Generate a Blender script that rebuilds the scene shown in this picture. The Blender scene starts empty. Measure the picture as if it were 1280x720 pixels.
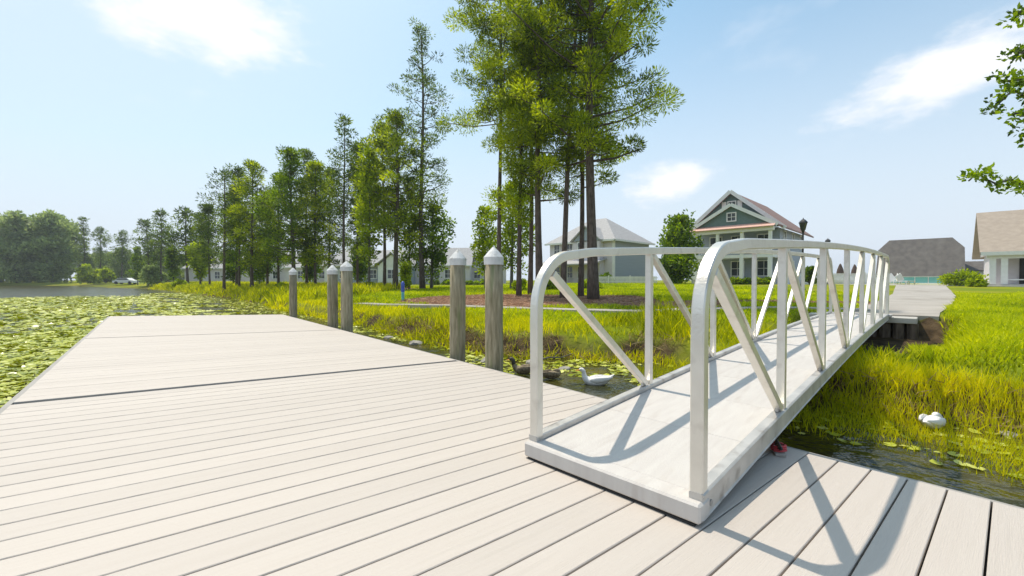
import bpy, bmesh, math, random
import numpy as np
from mathutils import Vector, Matrix
PI = math.pi; R = math.radians
random.seed(7); rng = np.random.default_rng(7)
S = bpy.context.scene; COL = S.collection

# ------------------------------------------------------------------ camera
CAMZ = 1.52; FPX = 531.0
cd = bpy.data.cameras.new('camera'); cam = bpy.data.objects.new('camera', cd); COL.objects.link(cam)
cd.sensor_width = 36; cd.lens = 36 * FPX / 1280; cd.clip_start = .05; cd.clip_end = 3000
PITCH = math.atan(10 / FPX)
cam.location = (0, 0, CAMZ); cam.rotation_euler = (PI / 2 - PITCH, 0, 0); S.camera = cam

def ray(px, py):                      # direction through a point of the photograph (1280 x 720)
    x, z = (px - 640) / FPX, -(py - 360) / FPX
    c, s = math.cos(PITCH), math.sin(PITCH)
    return Vector((x, c + z * s, -s + z * c))
def at_z(px, py, z): r = ray(px, py); return Vector((0, 0, CAMZ)) + r * ((z - CAMZ) / r.z)
def at_y(px, py, Y): r = ray(px, py); return Vector((0, 0, CAMZ)) + r * (Y / r.y)

# ------------------------------------------------------------------ light
SUN_EL, SUN_AZ = R(65), R(-43)        # azimuth from +Y, clockwise
sd = Vector((math.sin(SUN_AZ) * math.cos(SUN_EL), math.cos(SUN_AZ) * math.cos(SUN_EL), math.sin(SUN_EL)))
sl = bpy.data.lights.new('sun', 'SUN'); sl.energy = 3.3; sl.angle = R(.6); sl.color = (1, .90, .76)
so = bpy.data.objects.new('sun', sl); COL.objects.link(so); so.location = (0, 0, 30)
so.rotation_euler = (-sd).to_track_quat('-Z', 'Y').to_euler()
S.view_settings.view_transform = 'Standard'; S.view_settings.look = 'None'
S.view_settings.exposure = 0.33; S.view_settings.gamma = 1

W = bpy.data.worlds.new('World'); S.world = W; W.use_nodes = True
nt = W.node_tree; N = nt.nodes; L = nt.links; N.clear()
def nd(t, **k):
    n = N.new(t)
    for a, b in k.items():
        if a == 'inp':
            for i, v in b.items(): n.inputs[i].default_value = v
        else: setattr(n, a, b)
    return n
out = nd('ShaderNodeOutputWorld'); bg = nd('ShaderNodeBackground', inp={1: .10}); L.new(bg.outputs[0], out.inputs[0])
sky = nd('ShaderNodeTexSky', sky_type='NISHITA', sun_disc=False, sun_elevation=SUN_EL, sun_rotation=SUN_AZ)
sky.altitude = 0; sky.air_density = 1.0; sky.dust_density = 1.6; sky.ozone_density = 1.2
tc = nd('ShaderNodeTexCoord'); sep = nd('ShaderNodeSeparateXYZ'); L.new(tc.outputs['Generated'], sep.inputs[0])
def math_(op, a, b=None, c=None, clamp=False):
    n = nd('ShaderNodeMath', operation=op, use_clamp=clamp)
    for i, v in enumerate((a, b, c)):
        if v is None: continue
        if hasattr(v, 'links'): L.new(v, n.inputs[i])
        else: n.inputs[i].default_value = v
    return n.outputs[0]
def mrange(v, a, b, c=0., d=1.):
    n = nd('ShaderNodeMapRange', interpolation_type='SMOOTHSTEP', inp={1: a, 2: b, 3: c, 4: d}); L.new(v, n.inputs[0]); return n.outputs[0]
nz = nd('ShaderNodeTexNoise', inp={2: 3.2, 3: 7., 4: .55}); mp = nd('ShaderNodeMapping', inp={3: (1, 1, 2.2)})
L.new(tc.outputs['Generated'], mp.inputs[0]); L.new(mp.outputs[0], nz.inputs[0])
nz2 = nd('ShaderNodeTexNoise', inp={2: 9., 3: 6., 4: .6}); L.new(mp.outputs[0], nz2.inputs[0])
cl = mrange(nz.outputs[0], .60, .84, 0, .45)                      # thin broken cloud everywhere
def blob(px, py, tx, ty, a, b):                                   # one cumulus: its direction, long axis end, half sizes
    c = ray(px, py).normalized(); e = (ray(tx, ty).normalized() - c).normalized(); u = c.cross(e).normalized()
    v = nd('ShaderNodeVectorMath', operation='SUBTRACT', inp={1: c}); L.new(tc.outputs['Generated'], v.inputs[0])
    da = nd('ShaderNodeVectorMath', operation='DOT_PRODUCT', inp={1: e / a}); L.new(v.outputs[0], da.inputs[0])
    db = nd('ShaderNodeVectorMath', operation='DOT_PRODUCT', inp={1: u / b}); L.new(v.outputs[0], db.inputs[0])
    r2 = math_('ADD', math_('MULTIPLY', da.outputs['Value'], da.outputs['Value']), math_('MULTIPLY', db.outputs['Value'], db.outputs['Value']))
    q = math_('SUBTRACT', math_('SUBTRACT', 1.25, math_('SQRT', r2)), math_('MULTIPLY', math_('SUBTRACT', nz2.outputs[0], .5), -1.9))
    return mrange(q, .05, .95, 0, 1)
for b_ in ((1172, 92, 1260, 55, .15, .05), (835, 228, 900, 205, .10, .042), (248, 14, 330, 30, .155, .085)):
    cl = math_('MAXIMUM', cl, blob(*b_))
# hazy whitening towards the horizon, a little stronger towards the sun's side
hz = mrange(sep.outputs[2], -.02, .70, 1.0, .0)
sunny = mrange(sep.outputs[0], -.85, .72, .72, 0.)
hz = math_('MAXIMUM', hz, sunny)
skg = nd('ShaderNodeMix', data_type='RGBA', blend_type='MULTIPLY', inp={0: 1.}); L.new(sky.outputs[0], skg.inputs[6]); skg.inputs[7].default_value = (1.22, 1.66, 1.55, 1)
m1 = nd('ShaderNodeMix', data_type='RGBA'); L.new(hz, m1.inputs[0]); L.new(skg.outputs[2], m1.inputs[6]); m1.inputs[7].default_value = (6.3, 6.95, 7.8, 1)
m2 = nd('ShaderNodeMix', data_type='RGBA'); L.new(cl, m2.inputs[0]); L.new(m1.outputs[2], m2.inputs[6]); m2.inputs[7].default_value = (8.7, 8.7, 9.0, 1)
L.new(m2.outputs[2], bg.inputs[0])
S.render.engine = 'CYCLES'
S.cycles.max_bounces = 6; S.cycles.transparent_max_bounces = 4

# ------------------------------------------------------------------ object helpers
def tag(o, label=None, cat=None, group=None, kind=None):
    if label: o['label'] = label
    if cat: o['category'] = cat
    if group: o['group'] = group
    if kind: o['kind'] = kind
    return o
def empty(name, loc=(0, 0, 0), rz=0, label=None, cat=None, group=None):
    o = bpy.data.objects.new(name, None); COL.objects.link(o); o.location = loc; o.rotation_euler = (0, 0, rz)
    o.empty_display_size = .2
    return tag(o, label, cat, group)
def link(name, me, parent=None):
    o = bpy.data.objects.new(name, me); COL.objects.link(o)
    if parent: o.parent = parent
    return o
class MB:
    def __init__(s): s.bm = bmesh.new()
    def box(s, c, d, M=None, bev=0):
        """centre, full size"""
        r = bmesh.ops.create_cube(s.bm, size=1); vs = r['verts']
        T = Matrix.Translation(c) @ Matrix.Diagonal((*d, 1))
        if M: T = M @ T
        bmesh.ops.transform(s.bm, matrix=T, verts=vs)
        if bev:
            es = list({e for v in vs for e in v.link_edges})
            bmesh.ops.bevel(s.bm, geom=es, offset=bev, segments=1, affect='EDGES')
        return s
    def bar(s, a, b, w, h, up=(0, 0, 1), bev=0):
        a, b = Vector(a), Vector(b); x = (b - a); l = x.length; x.normalize(); u = Vector(up)
        y = u.cross(x).normalized(); z = x.cross(y)
        M = Matrix((x, y, z)).transposed().to_4x4(); M.translation = (a + b) / 2
        return s.box((0, 0, 0), (l, w, h), M, bev)
    def tube(s, pts, rad, n=10, cap=True):
        pts = [Vector(p) for p in pts]
        if not hasattr(rad, '__len__'): rad = [rad] * len(pts)
        rings = []
        for i, p in enumerate(pts):
            t = (pts[min(i + 1, len(pts) - 1)] - pts[max(i - 1, 0)]).normalized()
            u = Vector((1, 0, 0)) if abs(t.x) < .9 else Vector((0, 1, 0))
            a = (u - t * u.dot(t)).normalized(); b = t.cross(a)
            rings.append([s.bm.verts.new(p + (a * math.cos(2 * PI * k / n) + b * math.sin(2 * PI * k / n)) * rad[i]) for k in range(n)])
        for A, B in zip(rings, rings[1:]):
            for k in range(n): s.bm.faces.new((A[k], A[(k + 1) % n], B[(k + 1) % n], B[k]))
        if cap: s.bm.faces.new(rings[0][::-1]); s.bm.faces.new(rings[-1])
        return s
    def sweep(s, pts, ra, rb, n=12):
        """closed body along a path in the XZ plane: ra sideways, rb in plane"""
        pts = [Vector(p) for p in pts]; rings = []
        for i, p in enumerate(pts):
            t = (pts[min(i + 1, len(pts) - 1)] - pts[max(i - 1, 0)]).normalized(); b = Vector((-t.z, 0, t.x))
            rings.append([s.bm.verts.new(p + Vector((0, 1, 0)) * math.cos(2 * PI * k / n) * ra[i] + b * math.sin(2 * PI * k / n) * rb[i]) for k in range(n)])
        for A, B in zip(rings, rings[1:]):
            for k in range(n): s.bm.faces.new((A[k], A[(k + 1) % n], B[(k + 1) % n], B[k]))
        s.bm.faces.new(rings[0][::-1]); s.bm.faces.new(rings[-1]); return s
    def rect_path(s, pts, w, h):
        """rectangular tube (w across the plane = local Y, h in plane) along a path in the XZ plane at fixed y"""
        pts = [Vector(p) for p in pts]; rings = []
        for i, p in enumerate(pts):
            t = (pts[min(i + 1, len(pts) - 1)] - pts[max(i - 1, 0)]).normalized(); b = Vector((-t.z, 0, t.x)); y = Vector((0, 1, 0))
            c = .006; q = []
            for sy, sb in ((1, 1), (-1, 1), (-1, -1), (1, -1)):
                A = y * sy * (w / 2 - c) + b * sb * (h / 2); B_ = y * sy * (w / 2) + b * sb * (h / 2 - c)
                q += ([B_, A] if sy * sb > 0 else [A, B_])
            rings.append([s.bm.verts.new(p + v) for v in q])
        n = 8
        for A, B in zip(rings, rings[1:]):
            for k in range(n): s.bm.faces.new((A[k], A[(k + 1) % n], B[(k + 1) % n], B[k]))
        s.bm.faces.new(rings[0][::-1]); s.bm.faces.new(rings[-1]); return s
    def poly(s, vs, th=None):
        """convex polygon, optionally extruded by vector th"""
        a = [s.bm.verts.new(v) for v in vs]; s.bm.faces.new(a)
        if th is not None:
            b = [s.bm.verts.new(Vector(v) + Vector(th)) for v in vs]; s.bm.faces.new(b[::-1])
            for k in range(len(vs)): s.bm.faces.new((a[k], b[k], b[(k + 1) % len(vs)], a[(k + 1) % len(vs)]))
        return s
    def lathe(s, prof, c=(0, 0, 0), n=16):
        c = Vector(c); rings = []
        for r, z in prof: rings.append([s.bm.verts.new(c + Vector((r * math.cos(2 * PI * k / n), r * math.sin(2 * PI * k / n), z))) for k in range(n)])
        for A, B in zip(rings, rings[1:]):
            for k in range(n): s.bm.faces.new((A[k], A[(k + 1) % n], B[(k + 1) % n], B[k]))
        s.bm.faces.new(rings[0][::-1]); s.bm.faces.new(rings[-1]); return s
    def mesh(s, name, m, smooth=False):
        bmesh.ops.recalc_face_normals(s.bm, faces=s.bm.faces)
        me = bpy.data.meshes.new(name); s.bm.to_mesh(me); s.bm.free(); me.materials.append(m)
        if smooth: me.polygons.foreach_set('use_smooth', [True] * len(me.polygons))
        return me
    def build(s, name, m, parent=None, smooth=False): return link(name, s.mesh(name, m, smooth), parent)

def np_mesh(name, V, Q, m, tint=None, smooth=False):
    """V (n,3), Q (m,k) same-size faces; tint: per-face value stored as a colour"""
    me = bpy.data.meshes.new(name); k = Q.shape[1]
    me.vertices.add(len(V)); me.vertices.foreach_set('co', np.asarray(V, np.float32).ravel())
    me.loops.add(Q.size); me.loops.foreach_set('vertex_index', Q.astype(np.int32).ravel())
    me.polygons.add(len(Q)); me.polygons.foreach_set('loop_start', np.arange(0, Q.size, k, dtype=np.int32))
    me.polygons.foreach_set('loop_total', np.full(len(Q), k, np.int32))
    me.update(calc_edges=True)
    if tint is not None:
        a = me.attributes.new('tint', 'FLOAT', 'FACE'); a.data.foreach_set('value', np.asarray(tint, np.float32))
    if smooth: me.polygons.foreach_set('use_smooth', np.ones(len(Q), bool))
    me.materials.append(m); return me

# ------------------------------------------------------------------ materials
def mat(name, c1, c2=None, scale=5., rough=.6, bump=0., bscale=None, metal=0., stretch=(1, 1, 1), rand=0., detail=6., spec=.5, c3=None, s3=30.):
    m = bpy.data.materials.new(name); m.use_nodes = True; t = m.node_tree; n = t.nodes; l = t.links
    b = n['Principled BSDF']; b.inputs['Roughness'].default_value = rough; b.inputs['Metallic'].default_value = metal
    b.inputs['Specular IOR Level'].default_value = spec
    tc = n.new('ShaderNodeTexCoord'); mp = n.new('ShaderNodeMapping'); mp.inputs[3].default_value = stretch; l.new(tc.outputs['Object'], mp.inputs[0])
    if rand:                                       # shift the pattern per object so repeats differ
        oi = n.new('ShaderNodeObjectInfo'); mu = n.new('ShaderNodeMath'); mu.operation = 'MULTIPLY'; mu.inputs[1].default_value = 37.
        l.new(oi.outputs['Random'], mu.inputs[0]); cb = n.new('ShaderNodeCombineXYZ'); l.new(mu.outputs[0], cb.inputs[0]); l.new(mu.outputs[0], cb.inputs[2]); l.new(cb.outputs[0], mp.inputs[1])
    nz = n.new('ShaderNodeTexNoise'); nz.inputs['Scale'].default_value = scale; nz.inputs['Detail'].default_value = detail; l.new(mp.outputs[0], nz.inputs[0])
    rp = n.new('ShaderNodeMapRange'); rp.inputs[1].default_value = .3; rp.inputs[2].default_value = .7; l.new(nz.outputs[0], rp.inputs[0])
    mx = n.new('ShaderNodeMix'); mx.data_type = 'RGBA'; mx.inputs[6].default_value = (*c1, 1); mx.inputs[7].default_value = (*(c2 or c1), 1); l.new(rp.outputs[0], mx.inputs[0])
    col = mx.outputs[2]
    if c3:
        n3 = n.new('ShaderNodeTexNoise'); n3.inputs['Scale'].default_value = s3; n3.inputs['Detail'].default_value = 3; l.new(mp.outputs[0], n3.inputs[0])
        r3 = n.new('ShaderNodeMapRange'); r3.inputs[1].default_value = .56; r3.inputs[2].default_value = .72; l.new(n3.outputs[0], r3.inputs[0])
        m3 = n.new('ShaderNodeMix'); m3.data_type = 'RGBA'; l.new(r3.outputs[0], m3.inputs[0]); l.new(col, m3.inputs[6]); m3.inputs[7].default_value = (*c3, 1); col = m3.outputs[2]
    if rand:
        v = n.new('ShaderNodeMapRange'); v.inputs[3].default_value = 1 - rand; v.inputs[4].default_value = 1 + rand; l.new(oi.outputs['Random'], v.inputs[0])
        hs = n.new('ShaderNodeHueSaturation'); l.new(v.outputs[0], hs.inputs['Value']); l.new(col, hs.inputs['Color']); col = hs.outputs[0]
    l.new(col, b.inputs['Base Color'])
    if bump:
        nb = n.new('ShaderNodeTexNoise'); nb.inputs['Scale'].default_value = bscale or scale * 4; nb.inputs['Detail'].default_value = 4; l.new(mp.outputs[0], nb.inputs[0])
        bp = n.new('ShaderNodeBump'); bp.inputs['Strength'].default_value = bump; bp.inputs['Distance'].default_value = .02; l.new(nb.outputs[0], bp.inputs['Height']); l.new(bp.outputs[0], b.inputs['Normal'])
    return m
def leafmat(name, dark, mid, light, trans=.4, rough=.5, nscale=.8):
    """leaf colour by the per-face tint attribute and a slow noise; diffuse + translucent"""
    m = bpy.data.materials.new(name); m.use_nodes = True; t = m.node_tree; n = t.nodes; l = t.links; n.clear()
    o = n.new('ShaderNodeOutputMaterial'); a = n.new('ShaderNodeAttribute'); a.attribute_name = 'tint'
    tc = n.new('ShaderNodeTexCoord'); nz = n.new('ShaderNodeTexNoise'); nz.inputs['Scale'].default_value = nscale; nz.inputs['Detail'].default_value = 3; l.new(tc.outputs['Object'], nz.inputs[0])
    ad = n.new('ShaderNodeMath'); ad.operation = 'MULTIPLY_ADD'; ad.inputs[1].default_value = .9; ad.inputs[2].default_value = -.45; l.new(nz.outputs[0], ad.inputs[0])
    s = n.new('ShaderNodeMath'); s.operation = 'ADD'; l.new(a.outputs['Fac'], s.inputs[0]); l.new(ad.outputs[0], s.inputs[1])
    cr = n.new('ShaderNodeValToRGB'); cr.color_ramp.elements[0].color = (*dark, 1); cr.color_ramp.elements[1].color = (*light, 1)
    e = cr.color_ramp.elements.new(.5); e.color = (*mid, 1); l.new(s.outputs[0], cr.inputs[0])
    p = n.new('ShaderNodeBsdfPrincipled'); p.inputs['Roughness'].default_value = rough; p.inputs['Specular IOR Level'].default_value = .3; l.new(cr.outputs[0], p.inputs['Base Color'])
    tr = n.new('ShaderNodeBsdfTranslucent'); hs = n.new('ShaderNodeHueSaturation'); hs.inputs['Value'].default_value = 1.5; hs.inputs['Saturation'].default_value = 1.1
    l.new(cr.outputs[0], hs.inputs['Color']); l.new(hs.outputs[0], tr.inputs[0])
    mx = n.new('ShaderNodeMixShader'); mx.inputs[0].default_value = trans; l.new(p.outputs[0], mx.inputs[1]); l.new(tr.outputs[0], mx.inputs[2]); l.new(mx.outputs[0], o.inputs[0])
    return m
M = {}
M['board'] = mat('composite_board', (.50, .445, .395), (.53, .475, .425), scale=3, stretch=(.4, 9, 1), rough=.62, bump=.2, bscale=26, rand=.035, c3=(.49, .438, .388), s3=3)
M['fascia'] = mat('fascia', (.30, .28, .26), (.38, .36, .33), scale=3, rough=.7)
M['float'] = mat('float_black', (.02, .02, .02), (.04, .04, .04), rough=.6)
M['alu'] = mat('aluminium', (.66, .635, .58), (.76, .735, .68), scale=5, rough=.36, metal=.6, stretch=(1, 1, 1), bump=.1, bscale=70, c3=(.58, .55, .50), s3=8)
M['aludeck'] = mat('gangway_deck', (.53, .495, .465), (.58, .55, .515), scale=4, rough=.6, stretch=(1, 6, 1), bump=.25, bscale=40, rand=.03, c3=(.50, .46, .425), s3=2.5)
M['chord'] = mat('gangway_channel', (.44, .43, .41), (.60, .575, .54), scale=6, rough=.48, metal=.35, bump=.15, c3=(.34, .31, .28), s3=7)
M['rubber'] = mat('rubber', (.025, .025, .025), rough=.8)
M['piling'] = mat('piling_wood', (.19, .165, .095), (.42, .365, .25), scale=5, rough=.85, stretch=(5, 5, .7), bump=.8, bscale=9, rand=.12, c3=(.19, .22, .09), s3=1.4)
M['pcap'] = mat('cap_white', (.50, .51, .51), (.70, .70, .69), scale=7, rough=.6, c3=(.36, .36, .33), s3=9)
M['bark'] = mat('pine_bark', (.06, .045, .035), (.17, .135, .11), scale=3.5, rough=.95, stretch=(5, 5, 1.2), bump=1., bscale=6, rand=.1)
M['bark2'] = mat('grey_bark', (.07, .065, .055), (.16, .15, .13), scale=4, rough=.95, stretch=(3, 3, 1), bump=.7, rand=.1)
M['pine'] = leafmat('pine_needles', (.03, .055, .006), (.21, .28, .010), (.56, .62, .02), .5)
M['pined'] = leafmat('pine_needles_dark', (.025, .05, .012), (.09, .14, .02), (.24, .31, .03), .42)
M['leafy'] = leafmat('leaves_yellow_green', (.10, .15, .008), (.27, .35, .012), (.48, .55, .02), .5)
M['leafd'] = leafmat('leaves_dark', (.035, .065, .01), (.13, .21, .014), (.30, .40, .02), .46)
M['far'] = leafmat('far_wood_leaves_hazed', (.15, .20, .07), (.26, .33, .11), (.40, .47, .17), .45)  # paler tones: part of the distance haze is put into the leaf colour
M['grass'] = leafmat('marsh_grass', (.11, .15, .004), (.44, .46, .006), (.76, .68, .012), .5, nscale=.7)
M['lawn'] = leafmat('lawn_grass', (.12, .19, .005), (.40, .47, .007), (.66, .66, .010), .48, nscale=.5)
M['dry'] = leafmat('dry_stems', (.13, .085, .04), (.24, .16, .07), (.42, .32, .15), .25)
M['straw'] = leafmat('pine_straw', (.16, .09, .05), (.33, .20, .13), (.5, .34, .24), .2)
M['pad'] = leafmat('lily_pads', (.20, .25, .02), (.47, .50, .04), (.74, .74, .26), .15, .28, nscale=1.6)
M['conc'] = mat('concrete', (.42, .40, .37), (.52, .50, .46), scale=2.5, rough=.85, bump=.2)
M['white'] = mat('white_paint', (.72, .72, .71), (.80, .80, .79), scale=3, rough=.55)
M['wsid'] = mat('pale_siding', (.60, .56, .60), (.66, .62, .66), scale=1.5, rough=.7)
M['glass'] = mat('window_glass', (.03, .035, .04), (.06, .07, .08), rough=.08, spec=.8)
M['black'] = mat('black_metal', (.015, .015, .017), rough=.4)
M['slate'] = mat('blue_grey_siding', (.30, .34, .41), (.35, .39, .46), scale=1, rough=.7, stretch=(.3, .3, 9))
M['teal'] = mat('teal_siding', (.10, .165, .165), (.13, .20, .195), scale=1, rough=.7, stretch=(.3, .3, 9))
M['tealg'] = mat('green_shingle', (.11, .175, .165), (.14, .21, .20), scale=6, rough=.8)
M['rooff'] = mat('grey_shingle', (.33, .32, .32), (.44, .43, .42), scale=4, rough=.9, bump=.3)
M['roofr'] = mat('red_brown_shingle', (.20, .12, .105), (.30, .185, .16), scale=5, rough=.9, bump=.3)
M['roofp'] = mat('porch_metal_roof', (.62, .36, .29), (.70, .43, .35), scale=4, rough=.6)
M['roofd'] = mat('weathered_shingle', (.085, .075, .07), (.14, .125, .112), scale=1.1, rough=.9, stretch=(1, 1, .35), bump=.3)
M['roofb'] = mat('tan_shingle', (.32, .265, .215), (.39, .325, .265), scale=3, rough=.9, bump=.3)
M['dark'] = mat('dark_interior', (.03, .028, .026), (.05, .045, .04), rough=.9)
M['turq'] = mat('turquoise_screen', (.16, .48, .46), (.24, .58, .55), scale=1.2, rough=.5)
M['blue'] = mat('blue_plastic', (.03, .07, .42), (.05, .11, .5), rough=.4)
M['cyan'] = mat('pale_blue_plastic', (.10, .42, .5), (.16, .5, .56), rough=.4)
M['duck'] = mat('white_feathers', (.74, .72, .70), (.85, .83, .81), scale=18, rough=.8, bump=.4)
M['mall'] = mat('mottled_brown_feathers', (.09, .06, .035), (.36, .29, .18), scale=26, rough=.8, bump=.4)
M['mhead'] = mat('dark_feathers', (.03, .028, .02), (.07, .06, .04), scale=20, rough=.6)
M['bill'] = mat('orange_bill', (.75, .30, .04), rough=.4)
M['red'] = mat('red_strap', (.45, .05, .06), rough=.6)
M['stone'] = mat('stone', (.25, .23, .2), (.4, .37, .32), scale=8, rough=.9, bump=.5)
M['umb'] = mat('brown_canvas', (.09, .06, .05), (.13, .09, .07), rough=.9)

# ------------------------------------------------------------------ terrain
def zp(px, py): p = at_z(px, py, 0); return (p.x, p.y)
SHORE = [(-900, 115), (-269, 112)] + [zp(*q) for q in ((0, 357.4), (112, 357.6), (165, 359.5), (215, 364), (285, 373), (330, 381), (352, 388), (400, 397), (450, 407),
        (500, 419.5), (560, 433), (620, 446), (660, 450), (700, 446), (740, 452), (800, 450))] + [(2.9, 7.4), (3.1, 6.4), (3.45, 5.5), (3.75, 5.15)] + \
        [zp(*q) for q in ((1090, 517), (1140, 527), (1190, 529), (1240, 540), (1280, 544))] + [(5.6, 3.6), (6.2, 2.4), (7, 0.5), (9, -3), (16, -12), (60, -60), (300, -400), (900, -400), (900, 1500), (-900, 1500)]
SH = np.array(SHORE)
def sdist(x, y):
    """signed distance to the shore, + on land"""
    x = np.asarray(x, float); y = np.asarray(y, float); d = np.full(x.shape, 1e9); ins = np.zeros(x.shape, bool); n = len(SH)
    for i in range(n):
        ax, ay = SH[i]; bx, by = SH[(i + 1) % n]; dx, dy = bx - ax, by - ay
        t = np.clip(((x - ax) * dx + (y - ay) * dy) / (dx * dx + dy * dy), 0, 1)
        d = np.minimum(d, np.hypot(x - ax - t * dx, y - ay - t * dy))
        c = ((ay > y) != (by > y)) & (x < dx * (y - ay) / (dy if dy else 1e-9) + ax); ins ^= c
    return np.where(ins, d, -d)
def vnoise(x, y, s, seed=0):
    x = x / s + seed * 17.3; y = y / s + seed * 5.1
    return (np.sin(x * 1.7 + 1.3 * np.sin(y * 1.1 + seed)) + np.sin(y * 2.1 + 1.7 * np.sin(x * .9)) + np.sin((x + y) * 1.3 + seed * 2)) / 3
PATH = [(8.45, 9.45), (9.4, 10.4), (12.3, 13.0), (18, 18.6), (26, 27.0), (36, 37.5)]          # shore end of gangway to the pool
WALK = [(8.9, 10.6), (7.2, 11.5), (5.4, 11.7), (3.4, 11.5), (1.6, 11.9), (-.4, 13.2), (-3.1, 15.3), (-6.5, 18.0)]
def pdist(P, x, y):
    d = np.full(np.shape(x), 1e9)
    for (ax, ay), (bx, by) in zip(P, P[1:]):
        dx, dy = bx - ax, by - ay; t = np.clip(((x - ax) * dx + (y - ay) * dy) / (dx * dx + dy * dy), 0, 1)
        d = np.minimum(d, np.hypot(x - ax - t * dx, y - ay - t * dy))
    return d
def sst(v, a, b): t = np.clip((v - a) / (b - a), 0, 1); return t * t * (3 - 2 * t)
def height(x, y):
    x = np.asarray(x, float); y = np.asarray(y, float); d = sdist(x, y) + .18 * vnoise(x, y, .8, 1)
    h = np.where(d > 0, .25 * sst(d, .1, .5) + .56 * (1 - np.exp(-np.maximum(d, 0) / 3.0)), .5 * np.maximum(d, -1.2))
    h = h + np.where(d > 1, .03 * vnoise(x, y, 2.2, 2) * sst(d, 1, 3), 0)
    h = h + .28 * sst(y, 14, 40) * sst(x, -8, 8)
    r = sst(pdist([(9.45, 10.45)] + PATH[2:], x, y), 1.7, .95)
    h = np.maximum(h, np.where(d > .3, r * .74 + (1 - r) * h, h))
    ex, ey = x - .835, y - 1.843; s_ = (ex + ey) * .7071; w_ = (ey - ex) * .7071           # hollow washed out below the gangway's shore end
    m = sst(s_, 5.2, 8.3) * sst(s_, 10.75, 10.4) * sst(w_, -1.25, -.75) * sst(w_, 1.8, 1.35); h = h * (1 - m) + np.minimum(h, .26) * m
    return h
def H(x, y): return float(height(np.array([x]), np.array([y]))[0])
def axis(lo, hi, st, far, g=1.13):
    a = list(np.arange(lo, hi, st)); s = st; v = hi
    while v < far: a.append(v); s *= g; v += s
    a.append(far); s = st; v = lo; b = []
    while v > -far: s *= g; v -= s; b.append(max(v, -far))
    return np.array(b[::-1] + a)
def mulch_at(x, y):
    """1 inside the mulched beds under the pines"""
    n = vnoise(x, y, 1.3, 4) * .16
    v = np.zeros(np.shape(x))
    for cx, cy, a, b in ((1.2, 16.6, 4.3, 3.6), (-1.6, 18.5, 3.0, 2.6), (5.2, 13.3, 1.9, 1.0), (-11.5, 33, 6., 3.), (-19, 37, 7, 2.5), (10.0, 13.3, 1.2, .8), (7.5, 14.5, 2.2, .8), (19.5, 14.8, 1.6, .6)):
        v = np.maximum(v, sst(np.hypot((x - cx) / a, (y - cy) / b) + n, 1.06, .96))
    return v
xs = axis(-14, 18, .22, 900); ys = axis(0, 24, .22, 900)
X, Y = np.meshgrid(xs, ys); Z = height(X, Y); nx, ny = len(xs), len(ys)
idx = np.arange(nx * ny).reshape(ny, nx); Q = np.stack([idx[:-1, :-1], idx[:-1, 1:], idx[1:, 1:], idx[1:, :-1]], -1).reshape(-1, 4)
gm = bpy.data.materials.new('ground'); gm.use_nodes = True
t = gm.node_tree; n = t.nodes; l = t.links; b = n['Principled BSDF']; b.inputs['Roughness'].default_value = .95; b.inputs['Specular IOR Level'].default_value = .1
tcg = n.new('ShaderNodeTexCoord')
def gn(sc, det=5):
    q = n.new('ShaderNodeTexNoise'); q.inputs['Scale'].default_value = sc; q.inputs['Detail'].default_value = det; l.new(tcg.outputs['Object'], q.inputs[0]); return q.outputs[0]
def gmix(f, a, c, lo=None, hi=None):
    q = n.new('ShaderNodeMix'); q.data_type = 'RGBA'
    if lo is not None: r_ = n.new('ShaderNodeMapRange'); r_.inputs[1].default_value = lo; r_.inputs[2].default_value = hi; l.new(f, r_.inputs[0]); f = r_.outputs[0]
    l.new(f, q.inputs[0])
    for i, v in ((6, a), (7, c)):
        if isinstance(v, tuple): q.inputs[i].default_value = (*v, 1)
        else: l.new(v, q.inputs[i])
    return q.outputs[2]
grassc = gmix(gn(.22), (.15, .20, .008), (.30, .29, .010), .38, .62)
grassc = gmix(gn(3.5), grassc, (.15, .19, .02), .45, .75)
mul = gmix(gn(9), (.30, .17, .11), (.50, .32, .22), .35, .65)
mud = gmix(gn(5), (.035, .025, .016), (.10, .07, .04), .35, .65)
am = n.new('ShaderNodeAttribute'); am.attribute_name = 'mulch'; ad_ = n.new('ShaderNodeAttribute'); ad_.attribute_name = 'mud'
c_ = gmix(am.outputs['Fac'], grassc, mul); c_ = gmix(ad_.outputs['Fac'], c_, mud); l.new(c_, b.inputs['Base Color'])
bp = n.new('ShaderNodeBump'); bp.inputs['Strength'].default_value = .6; bp.inputs['Distance'].default_value = .05; l.new(gn(14), bp.inputs['Height']); l.new(bp.outputs[0], b.inputs['Normal'])
me = np_mesh('ground', np.stack([X, Y, Z], -1).reshape(-1, 3), Q, gm, smooth=True)
SD = sdist(X, Y)
for nm, val in (('mulch', mulch_at(X, Y)), ('mud', np.clip(sst(SD, .75, .25) * sst(SD, -99, -98) * (.5 + .9 * (vnoise(X, Y, .7, 6) > -.15)), 0, 1))):
    if nm == 'mud': ex_, ey_ = X - 0.835, Y - 1.843; s_ = (ex_ + ey_) * .7071; w_ = (ey_ - ex_) * .7071; val = np.maximum(val, sst(s_, 7.2, 8.2) * sst(s_, 11.0, 10.8) * sst(w_, -1.15, -.8) * sst(w_, 1.7, 1.4))
    a = me.attributes.new(nm, 'FLOAT', 'POINT'); a.data.foreach_set('value', val.astype(np.float32).ravel())
tag(link('ground', me), kind='structure')

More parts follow.
